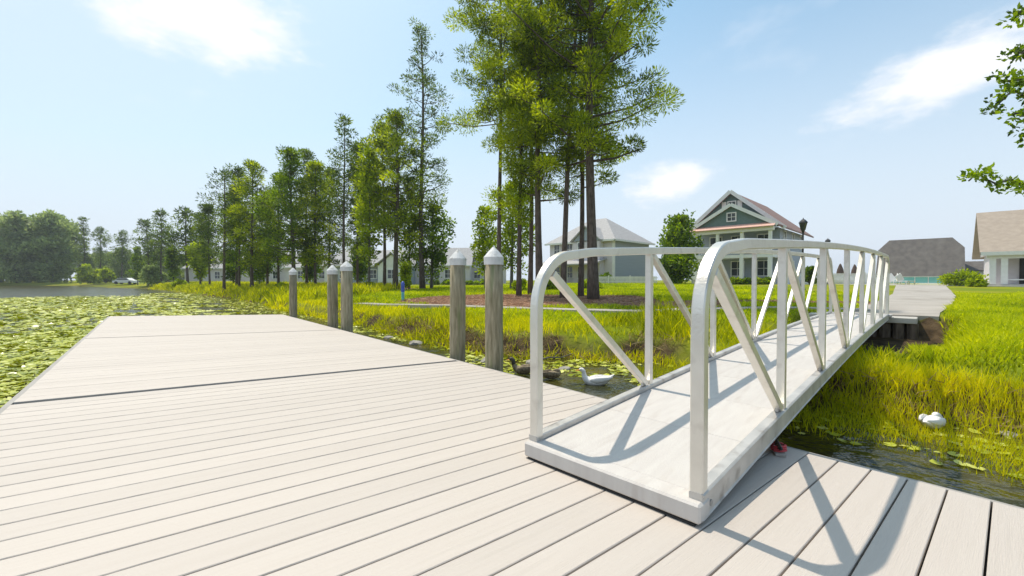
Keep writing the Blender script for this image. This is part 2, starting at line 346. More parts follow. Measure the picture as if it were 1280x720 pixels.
# water
wm = bpy.data.materials.new('pond_water'); wm.use_nodes = True; t = wm.node_tree; n = t.nodes; l = t.links; b = n['Principled BSDF']
b.inputs['Roughness'].default_value = .18; b.inputs['IOR'].default_value = 1.34
tcg = n.new('ShaderNodeTexCoord'); l.new(gmix(gn(.8), (.03, .032, .010), (.12, .095, .018), .45, .68), b.inputs['Base Color'])
bp = n.new('ShaderNodeBump'); bp.inputs['Strength'].default_value = .8; bp.inputs['Distance'].default_value = .14; l.new(gn(2.6, 4), bp.inputs['Height']); l.new(bp.outputs[0], b.inputs['Normal'])
tag(MB().poly([(-900, -400, 0), (900, -400, 0), (900, 900, 0), (-900, 900, 0)]).build('pond_water', wm), kind='structure')

def ribbon(name, P, w, m, lift, th=.1, wf=None):
    """paving strip following the ground, with real thickness"""
    pts = []
    for (ax, ay), (bx, by) in zip(P, P[1:]):
        k = max(2, int(math.hypot(bx - ax, by - ay) / .5))
        for i in range(k): pts.append((ax + (bx - ax) * i / k, ay + (by - ay) * i / k))
    pts.append(P[-1]); mb = MB(); prev = None
    for i, (x, y) in enumerate(pts):
        a = pts[max(i - 1, 0)]; c = pts[min(i + 1, len(pts) - 1)]; tx, ty = c[0] - a[0], c[1] - a[1]; q = math.hypot(tx, ty); nx_, ny_ = -ty / q, tx / q
        ww = wf(i / len(pts)) if wf else w
        z = max(H(x + nx_ * s * ww / 2, y + ny_ * s * ww / 2) for s in (-1, 0, 1)) + lift
        cur = [mb.bm.verts.new((x + nx_ * s * ww / 2, y + ny_ * s * ww / 2, z - dz)) for s, dz in ((-1, th), (-1, 0), (1, 0), (1, th))]
        if prev:
            for k in range(3): mb.bm.faces.new((prev[k], prev[k + 1], cur[k + 1], cur[k]))
        else: mb.bm.faces.new(cur)
        prev = cur
    mb.bm.faces.new(prev[::-1])
    return tag(mb.build(name, m), kind='structure')
M['pathc'] = mat('path_surface', (.33, .30, .265), (.43, .395, .355), scale=1.2, rough=.95, bump=.3, c3=(.28, .25, .21), s3=.7)
ribbon('path', PATH, 1.9, M['pathc'], .02, .35, wf=lambda u: 1.5 + 1.6 * u)
ribbon('walkway', WALK, .65, M['pathc'], .04, .25)
tag(MB().poly([(33, 34, 1.09), (40, 27, 1.09), (74, 66, 1.09), (56, 84, 1.09), (26, 44, 1.09)], (0, 0, -.2)).build('pool_terrace', M['conc']), kind='structure')

# ------------------------------------------------------------------ dock
d1 = ray(1264, 384).normalized(); d2 = ray(189, 350).normalized(); nn = d1.cross(d2).normalized(); d2 = nn.cross(d1).normalized()
MD = Matrix((d1, d2, nn)).transposed().to_4x4(); MD.translation = Vector((0, 0, CAMZ)) - nn
dock = empty('floating_dock', label='long low floating dock of pale composite boards running along the pond bank', cat='dock'); dock.matrix_world = MD
A0, A1 = -.80, 3.33; BP = .16; B0 = .05
def board_mesh(gap):
    mb = MB(); mb.box(((A0 + A1) / 2, 0, -.0125), (A1 - A0, BP - gap, .025), bev=.003); return mb.mesh('deck_board', M['board'])
bmA, bmB = board_mesh(.008), board_mesh(.0015)
for k in range(-16, 96):
    o = link('deck_board', bmA if k < 31 else bmB, dock); y = B0 + (k + .5) * BP
    if k >= 31: y += .085
    if k >= 61: y += .06
    o.location = (0, y, random.uniform(-.0008, .0008))
YE = B0 + 96 * BP + .145; YS = B0 - 16 * BP
for nm, c, s in (('side_fascia', (A0 - .02, (YE + YS) / 2, -.10), (.036, YE - YS + .04, .19)), ('side_fascia', (A1 + .02, (YE + YS) / 2, -.10), (.036, YE - YS + .04, .19)),
                 ('end_fascia', ((A0 + A1) / 2, YE + .01, -.10), (A1 - A0, .03, .185)), ('end_fascia', ((A0 + A1) / 2, YS - .01, -.10), (A1 - A0, .03, .185))):
    MB().box(c, s).build(nm, M['fascia'], dock)
for y0, y1 in ((YS + .1, 4.9), (5.15, 9.75), (9.95, YE - .1)):
    MB().box(((A0 + A1) / 2, (y0 + y1) / 2, -.42), (A1 - A0 - .25, y1 - y0, .55), bev=.04).build('float', M['float'], dock)
    MB().box(((A0 + A1) / 2, (y0 + y1) / 2, -.10), (A1 - A0 - .3, y1 - y0, .12)).build('joist_frame', M['dark'], dock)

def piling(a, b, top, r, lean=0, label=''):
    p = MD @ Vector((a, b, 0)); o = empty('mooring_piling', (p.x, p.y, -1.0), random.uniform(0, 6), label, 'piling', 'round mooring pilings along the shore side of the dock')
    n = 20; mb = MB(); H_ = top + 1.0
    zs = [0, .5, 1, 1.3, 1.6, 2, 2.3, H_ - .13]
    mb.tube([(lean * z + random.uniform(-.003, .003), random.uniform(-.003, .003), z) for z in zs], [r * (1.04 - .03 * z) + random.uniform(-.002, .002) for z in zs], n)
    mb.build('post', M['piling'], o, True)
    rc = r * .96 + .012; x = lean * H_
    MB().lathe([(rc, -.10), (rc + .004, 0), (rc * .55, .075), (.012, .135)], (x, 0, H_ - .12), 18).build('cap', M['pcap'], o)
    return o
piling(3.50, 4.42, CAMZ + .42, .122, .004, 'nearest and thickest round wooden piling with a white cone cap')
piling(3.55, 5.40, CAMZ + .44, .120, .006, 'second nearest wooden piling, just behind the nearest, with white cone cap')
piling(3.56, 10.15, CAMZ + .43, .135, 0, 'right and larger of the two middle capped pilings beside the dock')
piling(3.52, 11.05, CAMZ + .36, .125, 0, 'left and darker of the two middle capped pilings beside the dock')
piling(3.50, 14.85, CAMZ + .38, .115, 0, 'farthest and smallest capped piling at the far corner of the dock')

# ------------------------------------------------------------------ gangway
Bp = at_z(878, 657, 0); r_ = ray(878, 657); Bp = Vector((0, 0, CAMZ)) + r_ * (-1 / nn.dot(r_))
dh = ray(1171, 350); dh.z = 0; dh.normalize(); GA = math.atan2(dh.y, dh.x)
GW = 1.03; GL = 10.18; NB = 7
gw = empty('gangway', (Bp.x, Bp.y, Bp.z), GA, 'arched aluminium gangway with truss railings rising from dock to shore', 'gangway')
zb = lambda s: .012 + .048 * s - .0026 * s * s                 # underside of the chords
zt = lambda s: zb(s) + .125
zr = lambda s: (CAMZ + .155 - Bp.z) + .066 * s - .0033 * s * s    # centre line of the top rail
T = .060
for yy, side in ((T / 2, 0), (GW - T / 2, 1)):
    ss = np.linspace(0, GL, 29)
    mb = MB(); mb.rect_path([(s, yy, (zb(s) + zt(s)) / 2) for s in ss], T, .125); mb.build('bottom_chord', M['chord'], gw)
    mb = MB(); mb.rect_path([(s, yy + (-.030 if side == 0 else .030), zb(s) + .008) for s in ss], .012, .014)
    mb.rect_path([(s, yy + (-.030 if side == 0 else .030), zt(s) - .007) for s in ss], .012, .014); mb.build('chord_flange', M['chord'], gw)
    # hoop: near post, bend, rail, bend, far post
    pts = [(.03, yy, zt(0) - .01), (.03, yy, .6), (.028, yy, zr(0) - .42)]
    r0 = .34
    for k in range(0, 21):
        a = PI - (PI / 2 - .05) * k / 20; pts.append((.03 + r0 + r0 * math.cos(a), yy, zr(.3) - r0 - .012 + r0 * math.sin(a)))
    for s in np.linspace(.6, GL - .42, 24): pts.append((s, yy, zr(s)))
    for k in range(1, 11):
        a = PI / 2 - (PI / 2) * k / 10; pts.append((GL - .03 - r0 + r0 * math.cos(a), yy, zr(GL - .3) - r0 + r0 * math.sin(a)))
    pts.append((GL - .03, yy, zt(GL) - .01))
    MB().rect_path(pts, T, T).build('hoop_rail', M['alu'], gw)
    P = .050; ps = [GL / NB * i for i in range(1, NB)]
    for s in ps: MB().bar((s, yy, zt(s) - .004), (s, yy, zr(s) - T / 2 + .002), P, P, (1, 0, 0), .003).build('post', M['alu'], gw)
    for i in range(NB):
        s0, s1 = GL / NB * i, GL / NB * (i + 1)
        if i < 3: a = (.17 if i == 0 else s0 + .045, zr(s0) - (.115 if i == 0 else .03)); c = (s1 - .06, zt(s1) + .01)
        else: a = (GL - .17 if i == NB - 1 else s1 - .045, zr(s1) - (.115 if i == NB - 1 else .03)); c = (s0 + .06, zt(s0) + .01)
        MB().bar((a[0], yy, a[1]), (c[0], yy, c[1]), P * .95, P * .95, (0, 1, 0), .003).build('diagonal_brace', M['alu'], gw)
        MB().box((c[0] + (-.03 if i < 3 else .03), yy, c[1] + .004), (.06, .02, .03), bev=.003).build('weld_plate', M['chord'], gw)
# deck panels with transverse joints, lying between the chords
PN = 14; w_ = GW - 2 * T
for i in range(PN):
    s0, s1 = .065 + (GL - .13) * i / PN, .065 + (GL - .13) * (i + 1) / PN - .004
    z0, z1 = zt(s0) - .034, zt(s1) - .034
    mb = MB(); mb.bar((s0, GW / 2, z0 - .015), (s1, GW / 2, z1 - .015), w_ - .008, .03, (0, 0, 1), .002); mb.build('deck_panel', M['aludeck'], gw)
    mb = MB(); mb.bar((s0 + .02, T, z0 - .06), (s0 + .02, GW - T, z0 - .06), .05, .06); mb.build('crossbeam', M['chord'], gw)
MB().box((.016, GW / 2, .060), (.12, GW + .012, .088), bev=.010).build('front_sill', M['aludeck'], gw)
MB().box((.018, GW / 2, .002), (.11, GW - .04, .02)).build('rubber_pad', M['rubber'], gw)
for y in (-.018,):
    MB().tube([(.09, y + .012, .07), (.09, y + .022, .07)], .014, 12).build('pivot_bolt', M['fascia'], gw)
MB().box((GL + .02, GW / 2, zt(GL) - .04), (.25, GW + .1, .05), bev=.006).build('end_plate', M['aludeck'], gw)
# landing under the shore end
e = Vector((Bp.x, Bp.y, 0)) + dh * (GL + .15) + Vector((-dh.y, dh.x, 0)) * (GW / 2)
e = e - dh * .05; lb = empty('landing', (e.x, e.y, 0), GA, 'dark timber landing block under the shore end of the gangway', 'landing')
MB().box((.35, 0, .66), (.7, 1.9, .12), bev=.01).build('cap_slab', M['conc'], lb)
for i in range(9): MB().tube([(.12 + random.uniform(-.01, .01), -.88 + i * .22, -.6), (.12, -.88 + i * .22, .60)], .095, 9).build('timber', M['bark'], lb)
# small hinge roller with a red strap between the gangway and the dock edge
p = at_z(958, 562, 0); pr = ray(958, 563); p = Vector((0, 0, CAMZ)) + pr * (-1 / nn.dot(pr))
rl = empty('dock_cleat', (p.x + .05, p.y - .05, p.z), GA + .4, 'small dark cleat wound with a red strap beside the gangway', 'cleat')
MB().box((0, 0, .012), (.13, .06, .018), bev=.003).build('base_plate', M['fascia'], rl)
MB().tube([(-.085, 0, .062), (-.05, 0, .052), (.05, 0, .052), (.085, 0, .062)], [.009, .014, .014, .009], 8).build('horn', M['black'], rl, True)
MB().tube([(0, 0, .02), (0, 0, .05)], .02, 8).build('stem', M['black'], rl)
mb = MB()
for k in range(3): mb.tube([(.03 * math.cos(a) * (1.2 + .2 * k) + .01 * k, .035 * math.sin(a) * 1.2, .028 + .012 * k + .004 * math.sin(2 * a)) for a in np.linspace(0, 2 * PI, 14)], .007, 6)
mb.tube([(.04, .02, .03), (.09, .05, .012), (.13, .03, .008), (.15, .08, .008)], .006, 6)
mb.build('strap', M['red'], rl, True)

# ------------------------------------------------------------------ leaf generators
def kites(P, A, Lh, Wd, g=None):
    """one kite-shaped leaf per row: base P, direction A, length, width -> verts, quads"""
    g = g or rng; n = len(P); A = A / (np.linalg.norm(A, axis=1)[:, None] + 1e-9)
    r = g.normal(size=(n, 3)); B = np.cross(A, r); B /= np.linalg.norm(B, axis=1)[:, None] + 1e-9
    Lh = np.broadcast_to(Lh, (n,))[:, None]; Wd = np.broadcast_to(Wd, (n,))[:, None]
    mid = P + A * Lh * .45; tip = P + A * Lh
    V = np.stack([P, mid + B * Wd / 2, tip, mid - B * Wd / 2], 1).reshape(-1, 3)
    return V, np.arange(n * 4).reshape(n, 4)
def crown_mesh(name, C, rad, per, ll, lw, m, flat=.65, droop=0., g=None, radial=.6, tspread=.36):
    g = g or rng; n = len(C); C = np.repeat(C, per, 0); rr = np.repeat(rad, per)[:, None]
    d = g.normal(size=(n * per, 3)); d /= np.linalg.norm(d, axis=1)[:, None]; u = g.random((n * per, 1)) ** .45
    off = d * u * rr * np.array([1, 1, flat]); P = C + off
    A = d * radial + g.normal(size=d.shape) * (1 - radial) + np.array([0, 0, .25 - droop])
    V, Q = kites(P, A, ll * g.uniform(.7, 1.3, n * per), lw * g.uniform(.7, 1.3, n * per), g)
    tc_ = np.repeat(g.normal(.5, tspread * .6, n), per); tint = tc_ + g.normal(0, tspread * .5, n * per)
    return np_mesh(name, V, Q, m, np.clip(tint, 0, 1))
def tree_parts(h, tr, lo, cr, kind, seed, leaf, bark, nbr=40, per=60, ll=.22, lw=.05, lean=(0, 0), clr=.5, dens=4, pdens=None):
    dens = pdens or dens
    """meshes (trunk, branches, crown) for a tree of height h; crown from lo to h, radius cr"""
    g = np.random.default_rng(seed); lx, ly = lean
    def axis_(z): return np.array([lx * z / h + .12 * tr * 4 * math.sin(z * .35 + seed), ly * z / h + .12 * tr * 4 * math.cos(z * .31 + seed), z])
    zs = np.linspace(-.15, h * .97, 14); mb = MB()
    mb.tube([axis_(z) for z in zs], [tr * ((1.25 if i == 0 else 1.08 if i == 1 else 1) * (1 - .80 * max(z, 0) / h)) for i, z in enumerate(zs)], 9)
    tm = mb.mesh('trunk', bark, True)
    bm_ = MB(); C = []; Rr = []
    for i in range(nbr):
        tt = (i + g.random()) / nbr; z = lo + (h - lo) * tt; az = i * 2.4 + g.uniform(-.6, .6)
        if kind == 'pine': prof = (.35 + .65 * math.sin(PI * min(1, (tt * .8 + .22)))) * (1 - .45 * max(0, tt - .65) / .35); up = g.uniform(-.05, .35) + .5 * tt
        elif kind == 'column': prof = .9 * math.sin(PI * min(.93, tt * .8 + .22)); up = .8
        else: prof = math.sqrt(max(.03, 1 - (2 * tt * .96 - .92) ** 2)); up = g.uniform(.1, .6)
        Ln = max(.15, cr * prof * g.uniform(.30, 1.08) - clr * .5); a = axis_(z); dr = np.array([math.cos(az), math.sin(az), up]);
        e_ = a + dr * Ln; mid = a + dr * Ln * .5 + np.array([0, 0, -.06 * Ln])
        if Ln > .4: bm_.tube([a, mid, e_], [tr * .28 * (1 - .6 * tt), tr * .18 * (1 - .5 * tt), .012 + tr * .05], 4, cap=False)
        k = max(1, int(round(dens * Ln / cr + .3)))
        for j in range(k):
            f = 1 - .62 * j / max(k, 1) * g.uniform(.7, 1.1); q = a + dr * Ln * f + g.normal(0, .16 * clr * 2, 3) * np.array([1, 1, .7])
            C.append(q); Rr.append(clr * g.uniform(.65, 1.25))
    for k in range(3): C.append(axis_(h * .985) + g.normal(0, .2 * clr, 3)); Rr.append(clr * .7)
    br = bm_.mesh('branches', bark); cm = crown_mesh('crown', np.array(C), np.array(Rr), per, ll, lw, leaf, flat=.6 if kind == 'pine' else .8, g=g, radial=.85 if kind == 'pine' else .6)
    return tm, br, cm
def put_tree(name, parts, loc, rz, label, group=None, sc=1., cat='tree', szz=None):
    o = empty(name, loc, rz, label, cat, group); o.scale = (sc, sc, szz or sc)
    for nm, me_ in zip(('trunk', 'branches', 'crown'), parts): link(nm, me_, o)
    return o
def tree(name, px, D, ytop, ylo, hw, kind, label, leaf='pine', bark='bark', tr=.16, group=None, **k):
    """px: trunk x in the photo's frame at its foot, D: distance ahead; ytop / ylo: crown top and bottom, hw: crown half width"""
    x = (px - 640) / FPX * D; z = H(x, D); h = CAMZ + (350 - ytop) / FPX * D - z; lo = CAMZ + (350 - ylo) / FPX * D - z; cr = hw / FPX * D
    seed = int(px * 7 + D * 13) % 9973
    P_ = tree_parts(h, tr, lo, cr, kind, seed, M[leaf], M[bark], **k)
    return put_tree(name, P_, (x, D, z - .02), 0, label, group)

G1 = 'tall pines standing in the mulch bed'
near = dict(per=300, ll=.15, lw=.040, clr=.56, pdens=3.6)
tree('pine_tree', 739, 16.5, -150, 205, 118, 'pine', 'thickest pine, rightmost of the near clump, with the broadest crown', tr=.21, group=G1, nbr=84, dens=6, **near)
tree('pine_tree', 726, 18.5, -110, 235, 66, 'pine', 'thin pine trunk close to the left of the thickest pine', tr=.12, group=G1, nbr=40, **near)
tree('pine_tree', 702, 17.6, -140, 190, 92, 'pine', 'slightly leaning slim pine, third trunk from the right of the near clump', tr=.125, group=G1, nbr=46, lean=(.9, 0), **near)
tree('pine_tree', 674, 18.2, -120, 255, 76, 'pine', 'pine with a light brown trunk and low bright green foliage in the near clump', tr=.16, group=G1, nbr=50, **near)
tree('pine_tree', 663, 20.5, -90, 215, 68, 'pine', 'slim dark pine trunk just left of the light brown one', tr=.12, group=G1, nbr=40, **near)
tree('pine_tree', 650, 19.2, 60, 285, 42, 'column', 'short pine of the near clump hung with bright yellow green foliage low down', 'leafy', tr=.12, group=G1, nbr=40, **near)
tree('pine_tree', 625, 20.0, -70, 175, 90, 'pine', 'leftmost pine of the near clump, thin trunk, crown reaching far left', tr=.115, group=G1, nbr=56, dens=5, **near)
tree('leafy_tree', 640, 27, 232, 338, 38, 'round', 'yellow green broadleaf tree behind the near pine trunks', 'leafy', 'bark2', tr=.12, nbr=40, per=60, ll=.2, lw=.12, clr=.45)
tree('leafy_tree', 606, 30, 262, 345, 20, 'round', 'small bright broadleaf tree left of the near pines behind the capped piling', 'leafy', 'bark2', tr=.08, nbr=24, per=55, ll=.2, lw=.12, clr=.45)
mid = dict(per=150, ll=.22, lw=.070, clr=.66, pdens=2.6)
tree('pine_tree', 528, 32, 38, 262, 47, 'pine', 'tallest and sparsest pine standing alone left of the near clump', 'pined', tr=.20, nbr=60, dens=3, per=70, ll=.22, lw=.06, clr=.5)
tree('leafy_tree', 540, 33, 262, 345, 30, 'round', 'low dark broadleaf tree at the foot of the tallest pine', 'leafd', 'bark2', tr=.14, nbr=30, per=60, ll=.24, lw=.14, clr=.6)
tree('pine_tree', 496, 31, 146, 300, 52, 'pine', 'full yellow green pine with two dark trunks beside it, left of the tallest pine', tr=.20, nbr=60, dens=5, **mid)
tree('pine_tree', 480, 33, 158, 296, 36, 'pine', 'full green pine directly left of the fullest yellow green one', tr=.14, nbr=44, **mid)
tree('leafy_tree', 462, 30, 190, 330, 28, 'column', 'yellow green broadleaf tree with foliage down to the houses, behind the middle pilings', 'leafy', 'bark2', tr=.10, nbr=40, per=60, ll=.24, lw=.13, clr=.5)
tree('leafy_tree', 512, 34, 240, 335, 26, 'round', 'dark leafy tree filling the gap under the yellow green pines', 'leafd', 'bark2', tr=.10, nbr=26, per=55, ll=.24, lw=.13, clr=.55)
tree('pine_tree', 431, 34, 150, 262, 27, 'pine', 'slender pine with a round dark tuft of a crown and long bare trunk', 'pined', tr=.13, nbr=34, dens=4, per=50, ll=.26, lw=.07, clr=.5)
tree('pine_tree', 395, 36, 205, 330, 26, 'pine', 'bright green bushy pine left of the slender round-topped one', tr=.12, nbr=44, **mid)
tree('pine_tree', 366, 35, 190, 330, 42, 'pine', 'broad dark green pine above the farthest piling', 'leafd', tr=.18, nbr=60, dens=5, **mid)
tree('pine_tree', 384, 39, 192, 320, 24, 'pine', 'dark narrow pine behind the broad one above the farthest piling', 'pined', tr=.12, nbr=34, **mid)
tree('pine_tree', 316, 37, 208, 335, 32, 'pine', 'mid green pine, third from the left of the bank row', 'pine', tr=.15, nbr=46, **mid)
tree('pine_tree', 299, 40, 214, 300, 20, 'pine', 'thin pine, second from the left of the bank row', 'pined', tr=.11, nbr=28, **mid)
tree('pine_tree', 281, 38, 216, 322, 34, 'pine', 'dark open-crowned pine at the left end of the bank row', 'pined', tr=.13, nbr=36, dens=4, per=44, ll=.27, lw=.07, clr=.55)
tree('pine_tree', 334, 41, 250, 340, 22, 'pine', 'low dark pine between the third pine and the broad dark one', 'pined', tr=.12, nbr=32, **mid)
for px, D, yt, yl, hw, lf, lb_ in ((448, 36, 185, 318, 24, 'pined', 'dark pine behind the yellow green tree at the middle pilings'), (412, 40, 214, 328, 24, 'pined', 'dark low-branched pine left of the slender round-topped pine'),
        (349, 40, 222, 332, 26, 'leafd', 'green pine filling the row just left of the broad dark pine'), (296, 44, 238, 334, 24, 'leafd', 'shorter bushy pine behind the thin second pine of the row'), (262, 50, 258, 334, 18, 'pined', 'low dark pine left of the open-crowned one at the end of the row')):
    tree('pine_tree', px, D, yt, yl, hw, 'pine', lb_, lf, tr=.12, nbr=44, **mid)
for px, D, yt, hw, lb_ in ((324, 46, 316, 15, 'low leafy tree before the white houses left of the farthest piling'), (388, 48, 318, 15, 'low leafy tree before the white houses between the far and middle pilings'), (450, 44, 312, 14, 'low leafy tree before the grey house beside the middle pilings'), (292, 48, 320, 12, 'low leafy tree at the foot of the leftmost bank pines')):
    tree('leafy_tree', px, D, yt, 350, hw, 'round', lb_, 'leafd', 'bark2', tr=.08, nbr=24, per=60, ll=.26, lw=.15, clr=.55)
fr = dict(per=50, ll=.5, lw=.14, clr=.95)
for px, D, yt, yl, hw, lb_ in ((234, 66, 264, 330, 20, 'dark spreading pine right of the dense pair beyond the pond'), (252, 72, 270, 322, 16, 'dark pine closing the gap left of the bank row'),
                               (202, 80, 266, 330, 14, 'dark pine, taller of the dense pair beyond the pond'), (185, 84, 278, 332, 13, 'dark pine, lower left of the dense pair beyond the pond'),
                               (153, 118, 291, 330, 14, 'small flat-topped dark pine beyond the far grass'), (126, 120, 286, 330, 14, 'spreading dark pine beside the edge of the far wood'),
                               (106, 124, 273, 330, 6, 'thin mast-like pine sticking up at the end of the far wood')):
    tree('pine_tree', px, D, yt, yl, hw, 'pine', lb_, 'pined', tr=.2, nbr=26, **fr)
tree('leafy_tree', 250, 54, 308, 345, 13, 'round', 'small rounded bright green tree near the left end of the far grass', 'leafy', 'bark2', tr=.12, nbr=30, per=50, ll=.35, lw=.2, clr=.6)
tree('leafy_tree', 217, 66, 312, 347, 9, 'column', 'small mid green upright tree left of the bright rounded one', 'leafd', 'bark2', tr=.1, nbr=26, per=50, ll=.35, lw=.2, clr=.55)
tree('leafy_tree', 172, 92, 311, 350, 9, 'column', 'dark upright tree standing on the far grass by itself', 'leafd', 'bark2', tr=.1, nbr=26, per=50, ll=.35, lw=.2, clr=.6)
tree('leafy_tree', 850, 40, 276, 335, 21, 'round', 'dense dark green tree between the grey house and the gabled house', 'leafd', 'bark2', tr=.2, nbr=44, per=80, ll=.3, lw=.18, clr=.8)
tree('leafy_tree', 845, 38, 322, 354, 24, 'round', 'low rounded dark tree in front of the taller one by the gabled house', 'leafd', 'bark2', tr=.15, nbr=34, per=80, ll=.28, lw=.16, clr=.7)
tree('leafy_tree', 508, 27, 333, 357, 5, 'column', 'yellow green sapling beside the blue post', 'leafy', 'bark2', tr=.03, nbr=14, per=45, ll=.16, lw=.09, clr=.22)

# far wood: shared meshes, one tree per crown
fw = []
for k in range(4):
    fw.append(tree_parts(18.5, .28, .4, 5.4, 'round', 500 + k, M['far'], M['bark2'], nbr=60, per=50, ll=.95, lw=.5, clr=1.8))
for k, (px, D, s_) in enumerate([(-60 + 15 * i + (i % 3) * 3, 118 + (i * 37 % 5) * 3, .98 + .12 * ((i * 13) % 7) / 7 - (.0 if i < 8 else .05)) for i in range(10)]):
    x = (px - 640) / FPX * D
    put_tree('wood_tree', fw[k % 4], (x, D, .5), k * 1.7, 'tall olive green tree of the dense wood across the pond', 'trees of the dense wood across the pond', s_)
for k in range(22):
    px = 84 + k * 11.5; D = 128 + (k * 29 % 4) * 6; x = (px - 640) / FPX * D
    put_tree('wood_tree', fw[(k + 1) % 4], (x, D + 6, .5), k * 2.3, 'lower dark tree in the far row behind the pines on the bank', 'trees of the low far row behind the pines', .5 + .1 * ((k * 7) % 5) / 5, szz=.48 + .12 * ((k * 11) % 5) / 5)

# shrubs
def shrub(px, D, ytop, hw, label, leaf='leafy', group=None, dpt=.8, n=26, per=70, ll=None):
    x = (px - 640) / FPX * D; z = H(x, D); h = CAMZ + (350 - ytop) / FPX * D - z; w = hw / FPX * D; g = np.random.default_rng(int(px * 3 + D))
    o = empty('shrub', (x, D, z), 0, label, 'shrub', group); C = []; Rr = []; mb = MB()
    for i in range(n):
        a = g.uniform(0, 2 * PI); q = math.sqrt(g.random()); zz = h * g.uniform(.15, .82) * (1 - .45 * q * q); c = np.array([w * .8 * q * math.cos(a), w * dpt * q * math.sin(a), zz]); C.append(c); Rr.append(min(h, w) * g.uniform(.22, .36))
        mb.tube([(c[0] * .1, c[1] * .1, -.05), (c[0] * .5, c[1] * .5, zz * .5), c], [.03, .02, .01], 4, cap=False)
    mb.build('stems', M['bark2'], o); q = ll or max(.06, .0035 * D)
    link('foliage', crown_mesh('foliage', np.array(C), np.array(Rr), per, q * 1.5, q, M[leaf], flat=.9), o)
    return o
shrub(1204, 33, 335, 20, 'big yellow green shrub left of the tan-roofed house', n=34)
shrub(1220, 31, 343, 9, 'lower shrub between the big shrub and the tan-roofed house corner')
shrub(112, 112, 326, 12, 'pale yellow green bush at the end of the far wood by the pond', ll=.4)
shrub(132, 112, 332, 8, 'smaller pale green bush right of the pale bush by the far wood', ll=.4)
shrub(192, 80, 326, 13, 'dull dark grey green thicket behind the far grass', 'far', ll=.35)
shrub(225, 60, 348, 7, 'bright yellow green bush on the left bank among tall grass', ll=.2)
shrub(758, 50, 341, 9, 'small round dark shrub at the corner of the grey house', 'leafd')
shrub(650, 24, 344, 9, 'low bright shrub among the near pine trunks', ll=.09)
shrub(690, 25, 347, 12, 'low yellow green shrub right of the near pine trunks', ll=.09)
shrub(738, 26, 349, 16, 'very low clipped shrub behind the thickest pine', ll=.09)
for k, px in enumerate((888, 902, 917, 932, 947, 958)): shrub(px, 41.5 - k * .4, 346 + (k % 2), 8, '%s low shrub along the porch of the gabled house' % ('leftmost', 'second', 'third', 'fourth', 'fifth', 'rightmost')[k], 'leafd' if k % 2 else 'leafy', 'shrubs along the gabled house porch', n=12)
shrub(1013, 38, 326, 7, 'round green bush right of the gabled house beyond the railings', 'leafd')
for k, px in enumerate((545, 560, 578, 592, 606, 618)): shrub(px, 62, 350, 8, '%s clipped hedge plant in front of the white houses' % ('leftmost', 'second', 'third', 'fourth', 'fifth', 'rightmost')[k], 'leafd', 'hedge in front of the white houses', n=10)
shrub(352, 34, 353, 9, 'dry green bush under the bank pines', 'leafy', ll=.12); shrub(462, 30, 352, 7, 'green bush right of the middle pilings', ll=.12)

# ------------------------------------------------------------------ near tree reaching in from the right
def near_tree():
    o = empty('maple_tree', (13.2, 8.2, H(13.2, 8.2) - .03), 0, 'broadleaf tree reaching green boughs in at the right edge of the photograph', 'tree'); z0 = o.location.z
    g = np.random.default_rng(5); tr = MB(); tr.tube([(0, 0, -.1), (.03, 0, 1.2), (-.03, .05, 2.6), (.05, 0, 4.2), (0, 0, 6), (.1, 0, 7.6)], [.16, .125, .115, .10, .07, .03], 10); tr.build('trunk', M['bark2'], o, True)
    C = []; Rr = []; bm_ = MB()
    def bough(pts, rad0=.035):
        v = [(at_y(px, py, D) - Vector(o.location)) for px, py, D in pts]; zt_ = max(1.6, v[0].z - .8)
        chain = [Vector((0, 0, zt_)), Vector((v[0].x * .45, v[0].y * .5, (zt_ + v[0].z) / 2 + .1))] + v[::1]
        bm_.tube(chain, [rad0 * (1 - .8 * i / len(chain)) + .004 for i in range(len(chain))], 5)
        for i, q in enumerate(v):
            for k in range(3): C.append(np.array(q) + g.normal(0, .055, 3)); Rr.append(.09 + .05 * g.random())
    bough([(1300, 226, 7.9), (1278, 232, 7.8), (1262, 224, 7.8), (1246, 230, 7.7), (1232, 224, 7.7), (1222, 216, 7.7), (1211, 226, 7.65)])
    bough([(1300, 230, 7.4), (1282, 236, 7.3)])
    bough([(1310, 120, 7.6), (1284, 122, 7.6), (1266, 112, 7.6), (1254, 124, 7.6), (1243, 134, 7.6)])
    bough([(1310, 110, 7.2), (1285, 98, 7.2), (1268, 100, 7.2), (1252, 102, 7.2)])
    bough([(1310, 150, 7.2), (1286, 140, 7.2), (1268, 142, 7.2)])
    bough([(1310, 60, 7.5), (1286, 66, 7.4), (1270, 66, 7.4)]); bough([(1310, 14, 7.5), (1284, 16, 7.4), (1272, 15, 7.4)]); bough([(1312, 172, 7.3), (1290, 174, 7.3)])
    for k in range(120):                      # the rest of the crown, beyond the frame
        a = g.uniform(-1.9, 1.9); zz = g.uniform(2.8, 8.2); r = 3.0 * math.sqrt(g.random()) * math.sqrt(max(.1, 1 - ((zz - 5.2) / 3.2) ** 2))
        c = np.array([.6 + r * math.cos(a), r * math.sin(a), zz]);
        if c[1] > -.5 or c[0] > .2: C.append(c); Rr.append(.32); bm_.tube([(0, 0, zz - .6), c * .6 + np.array([0, 0, zz * .35]), c], [.03, .018, .006], 4, cap=False)
    bm_.build('branches', M['bark2'], o)
    C = np.array(C); Rr = np.array(Rr); small = Rr < .2
    link('leaves', crown_mesh('leaves', C[small], Rr[small], 16, .085, .06, M['leafd'], g=g, flat=.8, tspread=.4), o)
    link('crown', crown_mesh('crown', C[~small], Rr[~small], 60, .12, .08, M['leafd'], g=g, flat=.8, tspread=.4), o)
near_tree()

